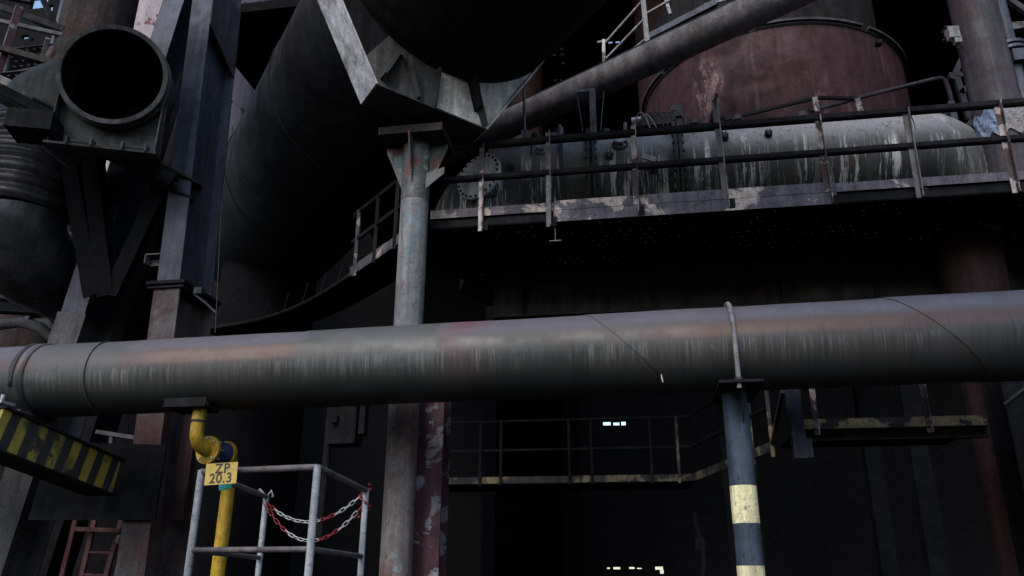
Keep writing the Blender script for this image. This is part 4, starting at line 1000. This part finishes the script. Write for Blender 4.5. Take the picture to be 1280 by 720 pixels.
b = MB(); b.disc(fl0, ax, .165, .04, 36); fo = b.build('flange', 'yellow_paint', gl)
MB().disc(fl0+ax*.31, ax, .15, .035, 36).build('flange', 'yellow_paint', gl)
RBD = .19; j0 = fl0-ax*.03
bend = [fl0+ax*.02]+[j0-ax*RBD*math.sin(PI/2*i/10)+Z_*RBD*(1-math.cos(PI/2*i/10)) for i in range(11)]
e_ = bend[-1]; tx = e_.x
MB().tube(bend+[e_+Z_*.2, V((tx, e_.y+.05, pz(tx)-.38))], rg_*.98, 28).build('bend', 'yellow_paint', gl)
b = MB(); b.tube([e_+Z_*.1, e_+Z_*.12], rg_+.012, 24); b.build('clamp', 'ink_black', gl)

# ------------------------------------------------------------------ railed platform with chains
ZT, ZM, ZF = 2.29, 1.79, 1.15
def hp_(px, py, z): q = at(px, py, Z=z); return V((q.x, q.y, 0))
P1, P2, P3, P4 = hp_(252, 590, ZT), hp_(333, 621, ZT), hp_(397, 584, ZT), hp_(457.5, 613, ZT)
rl = thing('railed_platform', 'small platform with galvanised rail posts at the bottom left', 'railing', (P1+P4)/2)
for k, P in enumerate((P1, P2, P3, P4)):
    MB().tube([P+Z_*0, P+Z_*(ZT+.012)], .0245, 18).build('post', 'galvanised', rl)
for A, B in ((P1, P2), (P1, P3), (P3, P4)):
    MB().tube([A+Z_*ZT, B+Z_*ZT], .022, 14).build('top_rail', 'painted_rail', rl)
    MB().tube([A+Z_*ZM, B+Z_*ZM], .019, 14).build('mid_rail', 'painted_rail', rl)
MB().prism([P1+Z_*ZF, P2+Z_*ZF, P4+Z_*ZF, P3+Z_*ZF], (0, 0, -.05)).build('deck', 'black_steel', rl)
b = MB(); q = P2+Z_*ZT; b.tube([q+V((-.05, -.05, .06)), q, q+V((.04, 0, .05)), q+V((.05, .02, .0))], .012, 8); b.build('hook', 'galvanised', rl)

def link_mesh():
    b = MB(); L, W, r_ = .033, .0125, .0038; pts = []
    for i in range(20):
        t = 2*PI*i/20; cx_, cz_ = math.cos(t), math.sin(t)
        pts.append(V(((L-W)*(1 if cx_ > 0 else -1)*(1 if abs(cx_) > 1e-6 else 0)+cx_*W, cz_*W, 0)))
    n = 7; vs = []
    for i in range(20):
        t = (pts[(i+1) % 20]-pts[i-1]).normalized(); nrm = V((t.y, -t.x, 0))
        for k in range(n):
            th = 2*PI*k/n; vs.append(pts[i]+(nrm*math.cos(th)+Z_*math.sin(th))*r_)
    fs = [(i*n+k, i*n+(k+1) % n, ((i+1) % 20)*n+(k+1) % n, ((i+1) % 20)*n+k) for i in range(20) for k in range(n)]
    return vs, fs
lv, lfs = link_mesh()
lmesh = {}
for m in ('white_enamel', 'red_enamel'):
    me = bpy.data.meshes.new('link'); me.from_pydata([tuple(p) for p in lv], [], lfs); me.materials.append(MATS[m]); me.polygons.foreach_set('use_smooth', [True]*len(lfs)); lmesh[m] = me
def chain(label, A, B, sag, pattern):
    t = thing('chain', label, 'chain', lerp(A, B, .5)-Z_*sag, 'safety chains on the railed platform')
    pts = []
    for i in range(201):
        s = i/200; pts.append(lerp(A, B, s)-Z_*sag*4*s*(1-s))
    acc, tgt, out = 0, 0, []
    tot = sum((pts[i+1]-pts[i]).length for i in range(200)); pitch = .0555; nl = int(tot/pitch)
    for i in range(200):
        l = (pts[i+1]-pts[i]).length
        while acc+l >= tgt and len(out) < nl+1:
            out.append((lerp(pts[i], pts[i+1], (tgt-acc)/l), (pts[i+1]-pts[i]).normalized())); tgt += pitch
        acc += l
    for k, (p, dv) in enumerate(out):
        fr_ = k/len(out); m = 'red_enamel'
        for q0, q1 in pattern:
            if q0 <= fr_ < q1: m = 'white_enamel'
        o = bpy.data.objects.new('link', lmesh[m]); COL.objects.link(o); o.parent = t
        d, a, u = frame(dv)
        mt = Matrix((d, a, u)).transposed() @ Matrix.Rotation(R(45 if k % 2 else -45), 3, 'X')
        o.matrix_local = Matrix.Translation(p-OFF[t.name]) @ mt.to_4x4()
A, B = P2+Z_*(ZT-.04), P4+Z_*(ZT-.03)
chain('red and white safety chain hanging higher across the railed platform', A, B+V((-.02, -.02, 0)), .19, [(.12, .55), (.72, .95)])
chain('red and white safety chain hanging lower across the railed platform', A-Z_*.02+V((.01, -.03, 0)), B-Z_*.1+V((-.02, -.03, 0)), .28, [(.28, .58), (.74, .93)])
# chain tail wound round the end post
tl = thing('chain', 'red chain tail wound round the top of the right rail post', 'chain', P4+Z_*(ZT-.2), 'safety chains on the railed platform')
for k in range(9):
    o = bpy.data.objects.new('link', lmesh['red_enamel']); COL.objects.link(o); o.parent = tl
    th = k*1.15; p = P4+V((math.cos(th)*.034, math.sin(th)*.034, ZT+.03-k*.028))
    dv = V((-math.sin(th), math.cos(th), -.5)); d, a, u = frame(dv)
    o.matrix_local = Matrix.Translation(p-OFF[tl.name]) @ Matrix((d, a, u)).transposed().to_4x4()

# sign ZP 20.3
sc0 = at(276.5, 592, Y=P1.y-.13)
sn = thing('number_sign', 'yellow plate reading ZP 20.3 wired to the left rail post', 'sign', sc0-Z_*.08)
sw, sh = mw(39.5, sc0), mw(27, sc0)
sx_ = (CR*.995+V((0, -.0, 0))).normalized(); sx_ = V((sx_.x, sx_.y, .0)).normalized(); sx_ = (sx_+Z_*.07).normalized()
sy_ = (V((.02, .12, 1))).normalized(); sn_ = sx_.cross(sy_).normalized(); sy_ = sn_.cross(sx_)
MB().box(sc0, (sw, sh, .003), Matrix((sx_, sy_, sn_)).transposed()).build('plate', 'sign_yellow', sn)
b = MB()
for a0, b0, w_, h_ in ((0, sh/2-.004, sw-.012, .003), (0, -sh/2+.004, sw-.012, .003), (-sw/2+.005, 0, .0025, sh-.01), (sw/2-.005, 0, .0025, sh-.01)):
    pass
def letters(txt, ctr, size, name):
    cu = bpy.data.curves.new(name, 'FONT'); cu.body = txt; cu.size = size; cu.align_x = 'CENTER'; cu.align_y = 'CENTER'; cu.extrude = .0012; cu.space_character = 1.12; cu.offset = .0012
    tmp = bpy.data.objects.new(name, cu); COL.objects.link(tmp)
    me = bpy.data.meshes.new_from_object(tmp.evaluated_get(bpy.context.evaluated_depsgraph_get())); bpy.data.objects.remove(tmp)
    me.materials.clear(); me.materials.append(MATS['ink_black'])
    o = bpy.data.objects.new(name, me); COL.objects.link(o); o.parent = sn
    o.matrix_local = Matrix.Translation(ctr-OFF[sn.name]) @ Matrix((sx_*.86, sy_, sn_)).transposed().to_4x4()
letters('ZP', sc0+sy_*sh*.22+sn_*.003+sx_*sw*.03, .09, 'lettering')
letters('20.3', sc0-sy_*sh*.23+sn_*.003, .09, 'lettering')
b = MB(); p = at(282, 607, Y=P1.y+.02); b.box(p, (.09, .012, .05), Matrix.Rotation(R(-12), 3, 'Y')); tag(b.build('plastic_tag', 'teal_plastic'), 'small teal plastic tag sticking out under the yellow number plate', 'tag')

# ------------------------------------------------------------------ light
w = bpy.data.worlds.new('World'); sc.world = w; w.use_nodes = True
nt = w.node_tree; nt.nodes.clear()
sky = nt.nodes.new('ShaderNodeTexSky'); sky.sky_type = 'NISHITA'; sky.sun_disc = False
SE = R(42)
sky.sun_elevation = SE; sky.sun_rotation = R(195); sky.air_density = 1.2; sky.dust_density = 1.6; sky.ozone_density = 1.5
bg = nt.nodes.new('ShaderNodeBackground'); bg.inputs[1].default_value = .14
ow = nt.nodes.new('ShaderNodeOutputWorld'); nt.links.new(sky.outputs[0], bg.inputs[0]); nt.links.new(bg.outputs[0], ow.inputs[0])
sl = bpy.data.lights.new('sun', 'SUN'); sl.energy = .8; sl.angle = R(25); sl.color = (1, .97, .95)
so = bpy.data.objects.new('sun', sl); COL.objects.link(so)
az = sky.sun_rotation
sd = V((math.sin(az)*math.cos(SE), math.cos(az)*math.cos(SE), math.sin(SE)))
so.rotation_euler = sd.to_track_quat('Z', 'Y').to_euler(); so.location = (0, 0, 30)

vs_ = sc.view_settings
sc.display_settings.display_device = 'sRGB'
vs_.view_transform = 'Standard'; vs_.look = 'None'; vs_.gamma = 1; vs_.use_curve_mapping = False
vs_.exposure = .9
sc.cycles.use_denoising = True
sc.cycles.max_bounces = 6; sc.cycles.diffuse_bounces = 4
sc.render.engine = 'CYCLES'
